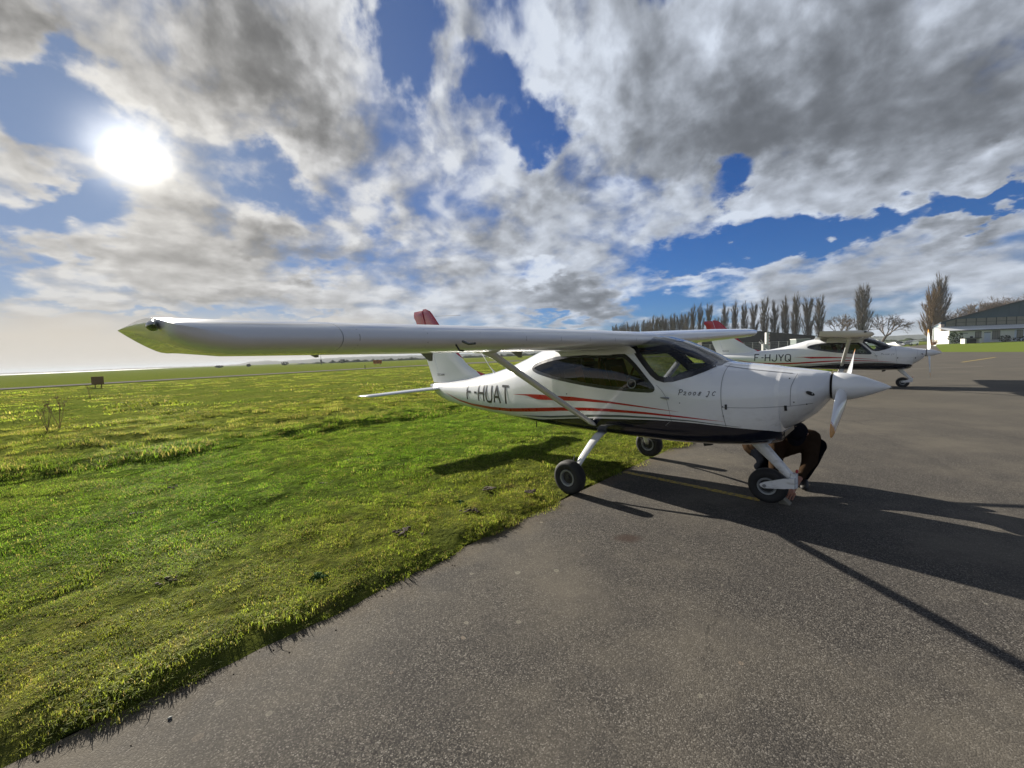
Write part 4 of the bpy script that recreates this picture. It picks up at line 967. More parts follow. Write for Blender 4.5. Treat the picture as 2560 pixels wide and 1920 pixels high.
def wheel(par, c, Rt, hw, sgn):
    prof_ = [(-hw * .55, Rt * .46), (-hw * .85, Rt * .53), (-hw, Rt * .76), (-hw * .93, Rt * .90), (-hw * .62, Rt * .975), (-hw * .3, Rt), (hw * .3, Rt), (hw * .62, Rt * .975), (hw * .93, Rt * .90), (hw, Rt * .76), (hw * .85, Rt * .53), (hw * .55, Rt * .46)]
    q = MB(); q.lathe(prof_, 'y', c, 44); w = q.build('wheel', MT['rubber'], par, True)
    q = MB(); q.lathe([(-hw * .4, Rt * .34), (-hw * .40, Rt * .44), (-hw * .80, Rt * .50), (-hw * .86, Rt * .485), (-hw * .80, Rt * .40), (-hw * .4, Rt * .36)], 'y', c, 32)
    q.lathe([(hw * .4, Rt * .34), (hw * .40, Rt * .44), (hw * .80, Rt * .50), (hw * .86, Rt * .485), (hw * .80, Rt * .40), (hw * .4, Rt * .36)], 'y', c, 32)
    autosmooth(q.build('rim', MT['alloy'], w), 40)
    q = MB(); q.lathe([(-hw * .7, .001), (-hw * .7, Rt * .14), (-hw * .45, Rt * .16), (-hw * .4, Rt * .40), (hw * .4, Rt * .40), (hw * .45, Rt * .16), (hw * .7, Rt * .14), (hw * .7, .001)], 'y', c, 20)
    q.build('hub', MT['darkmetal'], w)
MT['navg'] = simple('green_lens', (.03, .05, .04), .15, coat=.6); MT['navr'] = simple('red_lens', (.25, .02, .02), .15, coat=.6)

def place(root, x, y, a, pt, rl, z):
    Mx = Matrix.Translation((x, y, z)) @ Matrix.Rotation(a, 4, 'Z') @ Matrix.Rotation(rl, 4, 'X') @ Matrix.Rotation(-pt, 4, 'Y')
    root.matrix_world = Mx
AC1 = build_aircraft('F-HUAT', 1.236)
place(AC1, 1.280, 5.146, -.787, .010, .014, .006)
tag(AC1, 'large nearest white high-wing aircraft marked F-HUAT, main wheels on the edge of the grass', 'aircraft', 'white high-wing training aircraft')
AC2 = build_aircraft('F-HJYQ', .516)
place(AC2, 11.908, 14.656, -.664, -.025, -.003, .03)
tag(AC2, 'smaller farther white high-wing aircraft marked F-HJYQ, parked behind the nose of the first', 'aircraft', 'white high-wing training aircraft')

# ================================================================== FAR THINGS
# signs out on the field
MT['sign_orange'] = simple('sign_orange', (.50, .16, .02), .5); MT['wood'] = simple('brown_board', (.20, .115, .06), .85, var=.25, scale=15)
def glyph_box(B, x0, x1, z0, z1, y): B.box((x0, y - .004, z0), (x1, y, z1))
def taxi_sign(loc, rz, w, h, z0, kind, label):
    r = empty('taxiway_sign', loc, rz)
    tag(r, label, 'sign', 'orange taxiway signs')
    q = MB(); q.box((-w / 2, -.10, z0), (w / 2, .10, z0 + h)); q.build('sign_panel', MT['sign_orange'], r)
    for x in (-w * .3, w * .3): q = MB(); q.box((x - .05, -.05, -.05), (x + .05, .05, z0)); q.build('leg', MT['darkmetal'], r)
    def arrow(cx, s_, d):
        q = MB(); y = -.104; zc_ = z0 + h / 2
        q.add([(cx - d * s_, y, zc_), (cx - d * s_ * .2, y, zc_ + s_ * .7), (cx - d * s_ * .2, y, zc_ - s_ * .7)], [(0, 1, 2) if d > 0 else (0, 2, 1)])
        a, b = sorted((cx - d * s_ * .2, cx + d * s_)); q.box((a, y - .002, zc_ - s_ * .18), (b, y + .001, zc_ + s_ * .18)); q.build('arrow', MT['black'], r)
    if kind == 0:
        arrow(-w * .34, h * .3, 1); arrow(w * .34, h * .3, -1)
        q = MB(); c = (0, z0 + h / 2); s_ = h * .33; y = -.106       # letter S
        for a, b in (((-1, 1), (1, 1)), ((-1, 1), (-1, 0)), ((-1, 0), (1, 0)), ((1, 0), (1, -1)), ((-1, -1), (1, -1))):
            q.box((min(a[0], b[0]) * s_ * .6 - .05, y, c[1] + min(a[1], b[1]) * s_ - .05), (max(a[0], b[0]) * s_ * .6 + .05, y + .003, c[1] + max(a[1], b[1]) * s_ + .05))
        q.build('letter', MT['black'], r)
    else:
        q = MB(); q.box((-h * .62, -.13, z0 - .06), (h * .62, -.11, z0 + h + .06)); q.build('black_panel', MT['black'], r)
        q = MB(); q.lathe([(-.135, h * .16), (-.135, h * .34), (-.13, h * .34)], 'y', (0, 0, z0 + h / 2), 16); q.build('letter', MT['sign_orange'], r)
        arrow(-w * .34, h * .28, 1); arrow(w * .34, h * .28, -1)
taxi_sign((-38.5, 115.8, .0), R(16), 2.35, 1.05, .45, 0, 'orange taxiway sign with two black arrows, left of the near tail fin')
taxi_sign((-4.4, 128, .0), R(0), 3.3, .82, .36, 1, 'orange taxiway sign with a black square in its middle, behind the near wing strut')
r = empty('notice_board', (-34.9, 33.8, .05), R(46)); tag(r, 'brown square wooden board on two legs at the edge of the taxiway', 'sign')
for k in range(4):
    q = MB(); q.box((-.37, -.02 + .003 * (k % 2), .34 + k * .165), (.37, .015, .34 + k * .165 + .160)); q.build('plank', MT['wood'], r)
for x in (-.17, .2): q = MB(); q.box((x - .035, .015, -.05), (x + .035, .06, .95)); q.build('leg', MT['wood'], r)
r = empty('mast', (-104, 220, 0)); tag(r, 'thin dark mast standing far out on the airfield under the near wing', 'mast')
q = MB(); q.tube([(0, 0, 0), (0, 0, 5.8)], [.14, .07], 6); q.build('pole', MT['darkmetal'], r); q = MB(); q.lathe([(0, .3), (1.4, .5), (2.0, .1)], 'z', (0, 0, 1.0), 8); q.build('cabinet', MT['darkmetal'], r)
for i, (x, y, lb) in enumerate(((-26.8, 73.5, 'short dark marker post at the taxiway edge below the wing'),)):
    q = MB(); q.tube([(0, 0, 0), (0, 0, .7)], .07, 6); o = q.build('marker_post', MT['black']); o.location = (x, y, 0); tag(o, lb, 'marker post')
def leafball(B, c, rx, ry, rz, n, s_, r_, mi=0):
    for _ in range(n):
        d = r_.normal(size=3); d /= np.linalg.norm(d); k = r_.uniform(.35, 1.0) ** .5 * (1 + .22 * noise.noise(Vector(d * 2.1) + Vector(c)))
        p = np.array(c) + d * k * np.array((rx, ry, rz)); a = r_.normal(size=3); a /= np.linalg.norm(a); b = np.cross(a, r_.normal(size=3)); b /= np.linalg.norm(b) + 1e-9
        ss = s_ * r_.uniform(.6, 1.4); B.add([p + a * ss, p + b * ss * .6, p - a * ss * .4, p - b * ss * .6], [(0, 1, 2, 3)], mi)
MT['leaf'] = simple('dark_leaf', (.022, .035, .014), .8, var=.4, scale=3, spec=.1); MT['bark'] = simple('bark', (.085, .07, .055), .95, var=.3, scale=3, spec=.1)
MT['twig'] = simple('twig', (.22, .195, .165), .95, var=.25, scale=1, spec=.05); MT['twigb'] = simple('brown_twig', (.30, .22, .13), .95, var=.25, scale=1, spec=.05)
def bush(name, loc, rx, rz, label, n=260, s_=.12, cat='bush', group=None, seed=1):
    rr_ = np.random.default_rng(seed); r = empty(name, loc); tag(r, label, cat, group)
    B = MB(); leafball(B, (0, 0, rz), rx, rx, rz, n, s_, rr_); B.build('foliage', MT['leaf'], r)
    q = MB(); q.tube([(0, 0, -.05), (0, 0, rz)], [.07, .02], 6); q.build('stem', MT['bark'], r); return r
for (x, y, rx, rz, lb) in ((-218, 300, 2.4, .9, 'low dark bush on the skyline below the wing tip'), (-196, 300, 1.4, 1.0, 'small round dark bush on the skyline, second from the left'),
                           (-169, 300, 2.6, 1.4, 'wide dark bush on the skyline near the thin mast'), (-126, 300, 2.4, 1.5, 'dark bush on the skyline right of the thin mast')):
    bush('bush', (x, y, 0), rx, rz, lb, 160, .5, group='dark bushes on the left skyline', seed=int(-x))
# weeds
def stalk(loc, h, label, seed):
    rr_ = np.random.default_rng(seed); r = empty('dead_weed', loc); tag(r, label, 'weed', 'tall dead weeds in the rough grass')
    q = MB(); heads = []
    for _ in range(4):
        a = rr_.uniform(0, 6.28); l_ = rr_.uniform(.05, .22); tp = Vector((math.cos(a) * l_, math.sin(a) * l_, h * rr_.uniform(.7, 1)))
        q.tube([(0, 0, 0), tp * .5, tp], [.008, .006, .004], 5); heads.append(tp)
        for _k in range(3): t2 = tp + Vector((rr_.normal(0, .06), rr_.normal(0, .06), .07)); q.tube([tp * .8, t2], .003, 4); heads.append(t2)
    q.build('stem', MT['twigb'], r)
    q = MB()
    for hd in heads: leafball(q, tuple(hd), .035, .035, .02, 10, .016, rr_)
    q.build('seed_head', MT['twigb'], r)
stalk((-11.55, 9.85, .12), .62, 'tall dead weed stalk at the left, nearest of the pair in the rough grass', 3)
stalk((-11.75, 10.3, .12), .75, 'tall dead weed stalk at the left, taller one of the pair in the rough grass', 4)
stalk((-22.8, 21.6, .1), .7, 'dead weed stalk standing in rough grass below the brown board', 5)
MT['weedleaf'] = simple('weed_leaf', (.045, .095, .025), .9, spec=.05)
def rosette(loc, label, n, L_, seed):
    rr_ = np.random.default_rng(seed); r = empty('broadleaf_weed', loc); tag(r, label, 'weed', 'broad-leaved weeds in the lawn')
    for k in range(n):
        a = k * 2.4 + rr_.uniform(-.3, .3); l_ = L_ * rr_.uniform(.6, 1.1); d = Vector((math.cos(a), math.sin(a), 0)); p = Vector((-d.y, d.x, 0)); v = []
        for u, w, z in ((0, .06, .01), (.3, .16, .025), (.6, .2, .035), (.85, .12, .03), (1, .01, .022)):
            v += [d * u * l_ - p * w * l_ + Vector((0, 0, z + .008)), d * u * l_ + Vector((0, 0, z)), d * u * l_ + p * w * l_ + Vector((0, 0, z + .008))]
        mesh('leaf', v, [(3 * i + j, 3 * i + j + 1, 3 * i + j + 4, 3 * i + j + 3) for i in range(4) for j in range(2)], MT['weedleaf'], r, True)
for (x, y, nlv, L_, lb, sd_) in ((-1.42, 2.72, 9, .075, 'broad-leaved weed rosette in the mown grass near the left corner', 1), (-.58, 4.05, 7, .06, 'small broad-leaved weed in the lawn, farther than the other', 2)):
    d_ = Vector((x - E0.x, y - E0.y)); rosette((x, y, turf_z(d_.dot(TD), d_.dot(ND)) + .016), lb, nlv, L_, sd_)
# pebbles on the asphalt near the verge
for (x, y, s_, lb) in ((-1.60, 1.70, .009, 'pale pebble lying on the asphalt by the verge at the left'),):
    q = MB(); clod(q, 0, 0, 0, s_); o = q.build('pebble', simple('pale_stone', (.20, .21, .19), .8), None, True); o.location = (x, y, .006 + s_ * .3); tag(o, lb, 'stone')

# ---------------------------------------------------------------- trees
def poplar_meshes(seed, h=20., w=1.6, nb=46, nt=1900, base=1.6, tw=.045):
    r_ = np.random.default_rng(seed); T = MB(); C = MB()
    T.tube([(0, 0, -.3), (.1 * r_.normal(), .1 * r_.normal(), h * .3), (.2 * r_.normal(), .2 * r_.normal(), h * .7), (0, 0, h * .93)], [.34, .24, .11, .03], 8)
    tips = []
    for i in range(nb):
        z0 = base + (h * .72 - base) * (i / nb) ** 1.15 + r_.uniform(-.3, .3); a = r_.uniform(0, 6.28)
        L_ = h * r_.uniform(.16, .30) * (1 - .35 * z0 / h); zt = min(h, z0 + L_); env = w * math.sin(min(1, (zt / h) ** .9) * math.pi * .93) ** .7 * r_.uniform(.45, 1)
        p0 = Vector((0, 0, z0)); p1 = Vector((math.cos(a) * env * .55, math.sin(a) * env * .55, z0 + L_ * .3)); p2 = Vector((math.cos(a) * env * .85, math.sin(a) * env * .85, z0 + L_ * .65)); p3 = Vector((math.cos(a) * env, math.sin(a) * env, zt))
        C.tube([p0, p1, p2, p3], [.10, .07, .05, .015], 4, cap=False); tips.append((p0, p1, p2, p3))
    for _ in range(nt):
        b = tips[r_.integers(0, nb)]; u = r_.uniform(.1, 1) * 3; i = min(2, int(u)); p = b[i].lerp(b[i + 1], u - i)
        d = Vector((r_.normal() * .32, r_.normal() * .32, r_.uniform(.7, 1.3))) + Vector((b[3].x, b[3].y, 0)).normalized() * .22
        e = p + d * r_.uniform(.7, 1.9) * h / 20; e.z = min(e.z, h * 1.02); q = Vector((r_.normal(), r_.normal(), 0)).normalized() * tw
        C.add([p - q, p + q, e], [(0, 1, 2)]); q = Vector((-q.y, q.x, 0)); C.add([p - q, p + q, e], [(0, 1, 2)])
    return T, C
def spread_meshes(seed, h=13., w=5.5, lean=0., nt=2600):
    r_ = np.random.default_rng(seed); T = MB(); C = MB()
    T.tube([(0, 0, -.3), (lean * .6, 0, h * .12), (lean * 1.6, 0, h * .25)], [.42, .36, .32], 8); root_ = Vector((lean * 1.6, 0, h * .25)); segs = []
    def grow(p, d, L_, rad, lev):
        e = p + d * L_; mid = p + d * L_ * .5 + Vector(r_.normal(size=3)) * L_ * .06
        C.tube([p, mid, e], [rad, rad * .85, rad * .65], 4, cap=False); segs.append((p, e))
        if lev == 0: return
        for _ in range(3 if lev > 2 else 2 + int(r_.integers(0, 2))):
            nd = (d + Vector(r_.normal(size=3)) * .48 + Vector((0, 0, .10))).normalized(); grow(e, nd, L_ * r_.uniform(.62, .85), rad * .62, lev - 1)
    for k in range(5):
        a = 6.28 * k / 5 + r_.uniform(-.4, .4); grow(root_, Vector((math.cos(a) * .75 + lean * .25, math.sin(a) * .75, 1.0)).normalized(), h * .22, .20, 4)
    for _ in range(nt):
        p, e = segs[r_.integers(0, len(segs))]; p = p.lerp(e, r_.uniform()); d = (e - p).normalized() if (e - p).length > 0 else Vector((0, 0, 1))
        t2 = p + (d + Vector(r_.normal(size=3)) * .6).normalized() * r_.uniform(.5, 1.3); q = Vector(r_.normal(size=3)).normalized() * .03; C.add([p - q, p + q, t2], [(0, 1, 2)])
    return T, C
def tree(name, TC, loc, scale, rz, label, group, tw='twig'):
    r = empty(name, loc, rz); r.scale = (scale, scale, scale) if isinstance(scale, (int, float)) else scale; tag(r, label, 'tree', group)
    link('trunk', TC[0], None, r); link('crown', TC[1], None, r); return r
MT['twigd'] = simple('dark_twig', (.13, .105, .085), .95, var=.25, scale=1, spec=.05)
def bake(TC, tw='twig', nm='poplar'):
    out_ = []
    for B, m_, n_ in ((TC[0], MT['bark'], nm + '_trunk'), (TC[1], MT[tw], nm + '_crown')):
        me = bpy.data.meshes.new(n_); me.from_pydata([tuple(p) for p in B.v], [], B.f); me.materials.append(m_); me.update(); out_.append(me)
    return out_
POPS = [bake(poplar_meshes(60 + i)) for i in range(5)]
dense = [(66.2, 256.2), (69.9, 262.2), (70.4, 253.9), (69.7, 245.6), (71.1, 242.3), (78.3, 257.5), (76.1, 240.7), (73.7, 222.6), (80.4, 235.4), (72.1, 204.5), (73.5, 202.3), (74.9, 200.3), (79.8, 207.3), (80.6, 202.3), (79.5, 194.5), (83.2, 198.1), (84.4, 196.1), (81.6, 186)]
for i, (x, y) in enumerate(dense):
    tree('poplar', POPS[i % 5], (x, y, 0), (1.0, 1.0, 1.0), i * 1.7, 'leftmost bare poplar of all, where the crowded row begins above the near wing' if i == 0 else 'slim bare poplar standing among the crowded row at the left end of the tree line', 'bare poplars crowded in the row')
for i, (x, y) in enumerate(((68, 259), (68.5, 250), (72.5, 250), (75, 247), (71.8, 230), (77.8, 230), (73.4, 212), (76.6, 212), (77.3, 202.5), (82, 203))):
    tree('poplar', POPS[(i + 2) % 5], (x, y, 0), .93, i * 2.3, 'slim bare poplar standing among the crowded row at the left end of the tree line', 'bare poplars crowded in the row')
solo = [(72.8, 160.5, 'leftmost bare poplar of the spaced row, just right of the crowded ones'), (76.3, 161.5, 'second bare poplar from the left in the spaced row'), (78.3, 158.2, 'bare poplar standing above the far red tail fin, third in the spaced row'),
        (114.1, 222.7, 'small faint bare poplar seen through the gap above the far red tail fin'), (85.5, 160.2, 'bare poplar just right of the gap above the far red tail fin'), (88.8, 159.2, 'second bare poplar to the right of the gap above the far red tail fin'),
        (90.3, 155.3, 'narrow bare poplar above the tip of the near plane\'s far wing'), (95.1, 157.2, 'bare poplar above the left end of the dark hangar roof'), (92.6, 146.6, 'tall bare poplar directly above the tall white pillar'),
        (100.2, 152.6, 'bare poplar just right of the tall white pillar'), (99.4, 145.7, 'bare poplar above the middle of the dark hangar roof, fourth from the row end'), (99.9, 140.8, 'tallest and widest bare poplar of the spaced row, third from its right end'),
        (105.5, 142.8, 'second bare poplar from the right end of the spaced row'), (110.7, 144.1, 'rightmost bare poplar of the spaced row')]
for i, (x, y, lb) in enumerate(solo):
    tree('poplar', POPS[(i * 2 + 1) % 5], (x, y, 0), (.95 if i < 11 else 1.15, 1, 1.0 + .02 * (i % 3)), i * 1.3, lb, 'bare poplars in the spaced row')
BIGP = bake(poplar_meshes(91, 25, 2.9, 80, 3800, 3, .04)); BIGP2 = bake(poplar_meshes(92, 27.5, 3.2, 80, 3800, 3, .04)); BRP = bake(poplar_meshes(93, 22, 3.3, 80, 4500, 1.5, .045), 'twigb')
tree('poplar', BIGP, (131.2, 150, 0), 1.0, 0, 'tall lone bare poplar between two round bare trees, right of the far windscreen', 'tall lone poplars')
tree('poplar', BIGP2, (159.8, 150, 0), 1.0, 1, 'tallest bare grey poplar beside the left end of the big hangar', 'tall lone poplars')
tree('poplar', BRP, (154.6, 148, 0), 1.0, 2, 'broader brown-twigged poplar leaning against the tallest grey poplar by the hangar', 'tall lone poplars')
tree('spreading_tree', bake(spread_meshes(5, 13.5, 5, 0), 'twigd', 'spreading_tree'), (123.6, 150, 0), 1.0, 0, 'round bare tree left of the tall lone poplar', 'bare spreading trees')
tree('spreading_tree', bake(spread_meshes(6, 13, 6, .9), 'twigd', 'spreading_tree'), (136.5, 148, 0), (1.1, 1.1, .95), 0, 'wide leaning bare tree right of the tall lone poplar', 'bare spreading trees')
SPR = [bake(spread_meshes(7 + i, 13.5, 5, .1), 'twigd', 'spreading_tree') for i in range(2)]
for i, (x, z, lb) in enumerate(((165.2, 12, 'smallest bare tree behind the roof, just right of the tall grey poplar'), (171.7, 15, 'bare tree behind the hangar roof, second from the left'), (174.8, 16.6, 'bare tree behind the hangar roof, third from the left'), (179, 17.4, 'rounded bare tree at the middle of the clump behind the hangar roof'),
                             (184, 16.4, 'bare tree behind the hangar roof, right of the rounded one'), (188.5, 19.4, 'tallest bare tree behind the hangar roof at the right edge'), (195, 19, 'bare tree behind the hangar roof, at the very edge of the picture'))):
    tree('spreading_tree', SPR[i % 2], (x, 150, 0), z / 13.5, i * 1.9, lb, 'bare trees behind the big hangar')

# ---------------------------------------------------------------- dark hangar, fence and yard behind the second aircraft
MT['darkclad'] = simple('dark_cladding', (.045, .042, .040), .8, var=.2, scale=.4); MT['roofdark'] = simple('dark_roof', (.06, .065, .075), .6)
MT['fence'] = simple('fence_wire', (.42, .43, .42), .6); MT['pwhite'] = simple('weathered_white', (.58, .58, .56), .6, var=.08, scale=1.5)
r = empty('dark_hangar', (86.1, 140, 0), R(-4)); tag(r, 'long low dark hangar with shallow gable roof behind the spaced poplars', 'hangar')
q = MB(); q.add([(-19, 0, -1), (19, 0, -1), (19, 0, 4.0), (0, 0, 6.4), (-19, 0, 4.0), (-19, 25, -1), (19, 25, -1), (19, 25, 4.0), (0, 25, 6.4), (-19, 25, 4.0)], [(0, 1, 2, 3, 4), (9, 8, 7, 6, 5), (1, 6, 7, 2), (0, 4, 9, 5)]); q.build('wall', MT['darkclad'], r)
for sg in (-1, 1):
    q = MB(); q.add([(sg * 19.4, -.5, 3.98), (0, -.5, 6.42), (0, 25.5, 6.42), (sg * 19.4, 25.5, 3.98), (sg * 19.4, -.5, 4.2), (0, -.5, 6.64), (0, 25.5, 6.64), (sg * 19.4, 25.5, 4.2)], [(0, 1, 2, 3), (7, 6, 5, 4), (0, 4, 5, 1), (2, 6, 7, 3), (0, 3, 7, 4)]); q.build('roof', MT['roofdark'], r)
for k in range(6): q = MB(); q.box((-17.5 + k * 5.9, -.07, 0), (-12.1 + k * 5.9, -.01, 3.6)); q.build('sliding_door', simple('door_dark', (.035 + .004 * (k % 2), .034, .034), .7), r)
fr = empty('wire_fence', (0, 0, 0)); tag(fr, 'pale wire fence with many posts in front of the dark hangar', 'fence')
A, B_ = Vector((47.5, 100)), Vector((79, 96)); Lf = (B_ - A).length; df = (B_ - A).normalized(); npst = 17
pm = None
for k in range(npst):
    p = A + df * Lf * k / (npst - 1)
    if pm is None: q = MB(); q.tube([(0, 0, -.1), (0, 0, 2.45)], .05, 6); o = q.build('post', MT['fence'], fr); pm = o.data
    else: o = link('post', pm, None, fr)
    o.location = (p.x, p.y, 0)
q = MB()
for z in (.35, .75, 1.15, 1.55, 1.95, 2.35): q.tube([(A.x, A.y, z), (B_.x, B_.y, z)], .018 if z < 2.3 else .035, 4)
for k in range(180):
    p = A + df * Lf * k / 179; q.tube([(p.x, p.y, .1), (p.x, p.y, 2.35)], .009, 3, cap=False)
q.build('mesh_wire', MT['fence'], fr)['kind'] = 'stuff'
r = empty('yard_cabin', (72.7, 101, 0), R(-5)); tag(r, 'grey-green box cabin behind the fence above the second cockpit', 'cabin')
q = MB(); q.box((-1.6, -1.2, 0), (1.6, 1.2, 2.75)); q.build('wall', simple('greygreen', (.19, .23, .22), .7), r); q = MB(); q.box((-1.7, -1.3, 2.753), (1.7, 1.3, 2.9)); q.build('roof', MT['pwhite'], r); q = MB(); q.box((-.4, -1.23, .05), (.4, -1.203, 2.1)); q.build('door', MT['darkclad'], r)
r = empty('tall_pillar', (63.2, 99, 0)); tag(r, 'tall white square pillar with a red-marked edge, above the second aircraft tail', 'pillar')
q = MB(); q.box((-.42, -.3, -.1), (.42, .3, 4.7)); q.build('column', MT['pwhite'], r)
for k in range(4): q = MB(); q.box((.16, -.32, 1.6 + k * .75), (.40, -.303, 1.95 + k * .75)); q.build('red_mark', simple('faded_red', (.35, .10, .09), .6), r)
q = MB(); q.tube([(0, 0, 4.7), (0, 0, 6.3)], [.04, .02], 6); q.build('aerial', MT['fence'], r)
r = empty('fuel_cabinet', (62.1, 98.2, 0)); tag(r, 'small white cabinet at the foot of the tall white pillar', 'cabinet')
q = MB(); q.box((-.6, -.35, 0), (.45, .35, 1.9)); q.build('body', MT['pwhite'], r); q = MB(); q.box((-.5, -.37, .1), (.35, -.353, 1.3)); q.build('door', MT['fence'], r); q = MB(); q.tube([(-.3, -.1, 1.9), (-1.05, -.1, 2.95)], .05, 6); q.build('boom', MT['pwhite'], r)

# ---------------------------------------------------------------- big hangar with annex
MT['cladblue'] = simple('bluegreen_cladding', (.07, .11, .145), .6, var=.15, scale=.5); MT['cream'] = simple('cream_render', (.74, .74, .66), .85, var=.1, scale=.6)
MT['paleblue'] = simple('pale_blue_render', (.62, .68, .76), .85, var=.08, scale=.6); MT['glazing'] = simple('dirty_glazing', (.22, .21, .17), .35, var=.3, scale=1.2); MT['mullion'] = simple('dark_mullion', (.03, .035, .035), .6)
MT['ribroof'] = simple('corrugated_roof', (.72, .74, .74), .6, var=.12, scale=1); MT['palegreen'] = simple('pale_green_door', (.36, .44, .40), .7, var=.12, scale=1)
H = empty('big_hangar', (99.4, 93, .0)); tag(H, 'big hangar with blue-green gable, glazed band and long low white-walled annex at the right', 'hangar')
HW = 42.0; ap_ = 10.15; ev = 5.35
def roofz(x): return ev + (ap_ - ev) * min(x, HW - x) / (HW / 2)
q = MB(); q.add([(0, 0, -.3), (HW, 0, -.3), (HW, 0, ev), (HW / 2, 0, ap_), (0, 0, ev)], [(0, 1, 2, 3, 4)]); q.add([(0, 0, -.3), (0, 0, ev), (34, 34, ev), (34, 34, -.3)], [(0, 1, 2, 3)]); q.add([(HW, 0, -.3), (HW + 34, 34, -.3), (HW + 34, 34, ev), (HW, 0, ev)], [(0, 1, 2, 3)]); q.build('wall', MT['cladblue'], H)
rfq = MB(); rfq.add([(-.5, -.6, ev - .1), (HW / 2, -.6, ap_ + .05), (HW / 2 + 34, 34, ap_ + .05), (33.5, 34, ev - .1), (-.5, -.6, ev + .12), (HW / 2, -.6, ap_ + .27), (HW / 2 + 34, 34, ap_ + .27), (33.5, 34, ev + .12)], [(0, 1, 2, 3), (7, 6, 5, 4), (0, 4, 5, 1), (0, 3, 7, 4)]); rfq.build('roof', MT['roofdark'], H)
rfq = MB(); rfq.add([(HW + .5, -.6, ev - .1), (HW / 2, -.6, ap_ + .05), (HW / 2 + 34, 34, ap_ + .05), (HW + 34, 34, ev - .1), (HW + .5, -.6, ev + .12), (HW / 2, -.6, ap_ + .27), (HW / 2 + 34, 34, ap_ + .27), (HW + 34, 34, ev + .12)], [(0, 1, 2, 3), (7, 6, 5, 4), (0, 4, 5, 1)]); rfq.build('roof', MT['roofdark'], H)
for k in range(15):            # glazed band
    x0 = 1.2 + k * 2.33; x1 = x0 + 2.19; z0 = 4.36; z1 = min(6.0 + .012 * k, roofz(x0) - .22); z1b = min(6.0 + .012 * k, roofz(x1) - .22)
    q = MB(); q.add([(x0, -.06, z0), (x1, -.06, z0), (x1, -.06, z1b), (x0, -.06, z1), (x0, 0, z0), (x1, 0, z0), (x1, 0, z1b), (x0, 0, z1)], [(0, 1, 2, 3), (0, 4, 5, 1), (2, 6, 7, 3)]); q.build('pane', MT['glazing'], H)
    q = MB(); q.box((x1 + .01, -.12, z0), (x1 + .13, -.01, max(z1b, z0 + .4))); q.build('mullion', MT['mullion'], H)
    q = MB(); q.box((x0, -.10, z0 + (z1 - z0) * .48), (x1, -.062, z0 + (z1 - z0) * .48 + .06)); q.build('glazing_bar', MT['mullion'], H)
for k in range(11):            # cladding ribs
    x0 = 4 + k * 2.33; q = MB(); q.box((x0, -.05, 6.25), (x0 + .06, -.002, max(6.3, roofz(x0) - .25))); q.build('cladding_rib', MT['cladblue'], H)
dl = (Vector((34, 34, 0))).normalized(); pn = Vector((-dl.y, dl.x, 0))
for k in range(7):             # sliding doors along the left flank
    a = dl * (.8 + k * 6.6); b = dl * (.8 + k * 6.6 + 5.9); q = MB(); o_ = pn * .12
    q.add([a + o_, b + o_, b + o_ + Vector((0, 0, 4.7)), a + o_ + Vector((0, 0, 4.7)), a, b, b + Vector((0, 0, 4.7)), a + Vector((0, 0, 4.7))], [(0, 1, 2, 3), (3, 2, 6, 7), (0, 3, 7, 4), (1, 5, 6, 2)]); q.build('sliding_door', MT['palegreen'] if k % 2 else MT['pwhite'], H)
q = MB(); q.box((-.45, -.5, -.3), (.35, -.02, 4.9)); q.build('corner_pier', simple('pinkish_pier', (.52, .42, .38), .8), H)
AX0 = -1.4; AY = -3.2
q = MB(); q.box((AX0, AY, -.3), (13.2, -.003, 3.3)); q.build('annex_wall', MT['cream'], H)
q = MB(); q.box((13.203, AY, -.3), (30, -.003, 3.3)); q.build('annex_wall', MT['paleblue'], H)
rq = MB(); n_r = 120
vv_ = []
for i in range(n_r + 1):
    x = AX0 - .3 + i * (30.3 - AX0 + .3) / n_r; dz_ = .035 if i % 2 else 0
    vv_ += [(x, AY - .35, 3.28 + dz_), (x, -.02, 4.28 + dz_)]
rq.add(vv_, [(2 * i, 2 * i + 2, 2 * i + 3, 2 * i + 1) for i in range(n_r)]); rq.build('annex_roof', MT['ribroof'], H)
q = MB(); q.box((AX0 - .3, AY - .42, 3.12), (30.3, AY - .33, 3.3)); q.build('gutter', MT['mullion'], H)
for (x0, x1, z0, z1, nm) in ((4.4, 5.75, 1.15, 2.95, 'window'), (8.25, 9.95, 1.05, 3.0, 'window'), (13.7, 15.1, 1.2, 2.95, 'window'), (19.5, 20.9, 1.2, 2.95, 'window')):
    q = MB(); q.box((x0, AY - .06, z0), (x1, AY - .002, z1)); f_ = q.build(nm, MT['mullion'], H)
    nn_ = 3 if x1 - x0 > 1.5 else 2
    for j in range(nn_):
        a = x0 + .07 + j * (x1 - x0 - .07) / nn_; q = MB(); q.box((a, AY - .075, z0 + .08), (a + (x1 - x0 - .07) / nn_ - .07, AY - .061, z1 - .08)); q.build('pane', MT['glazing'], f_)
    q = MB(); q.box((x0 - .08, AY - .14, z0 - .08), (x1 + .08, AY - .003, z0 - .003)); q.build('sill', MT['pwhite'], f_)
for (x0, x1, m_) in ((6.45, 7.75, MT['paleblue']), (1.5, 2.6, MT['cream']), (17, 18.2, MT['paleblue'])):
    q = MB(); q.box((x0, AY - .05, .3), (x1, AY - .002, 2.55)); d_ = q.build('door', m_, H); q = MB(); q.box((x0 - .06, AY - .09, 2.553), (x1 + .06, AY - .002, 2.66)); q.build('lintel', MT['mullion'], d_)
q = MB(); q.box((3.3, AY - .16, 1.5), (3.75, AY - .003, 1.9)); q.build('wall_lamp', MT['mullion'], H)
bush('bush', (95.6, 86.2, .35), 1.15, 1.35, 'tall dark leafy bush against the left end of the annex wall', 420, .17, group='dark bushes before the annex', seed=21)
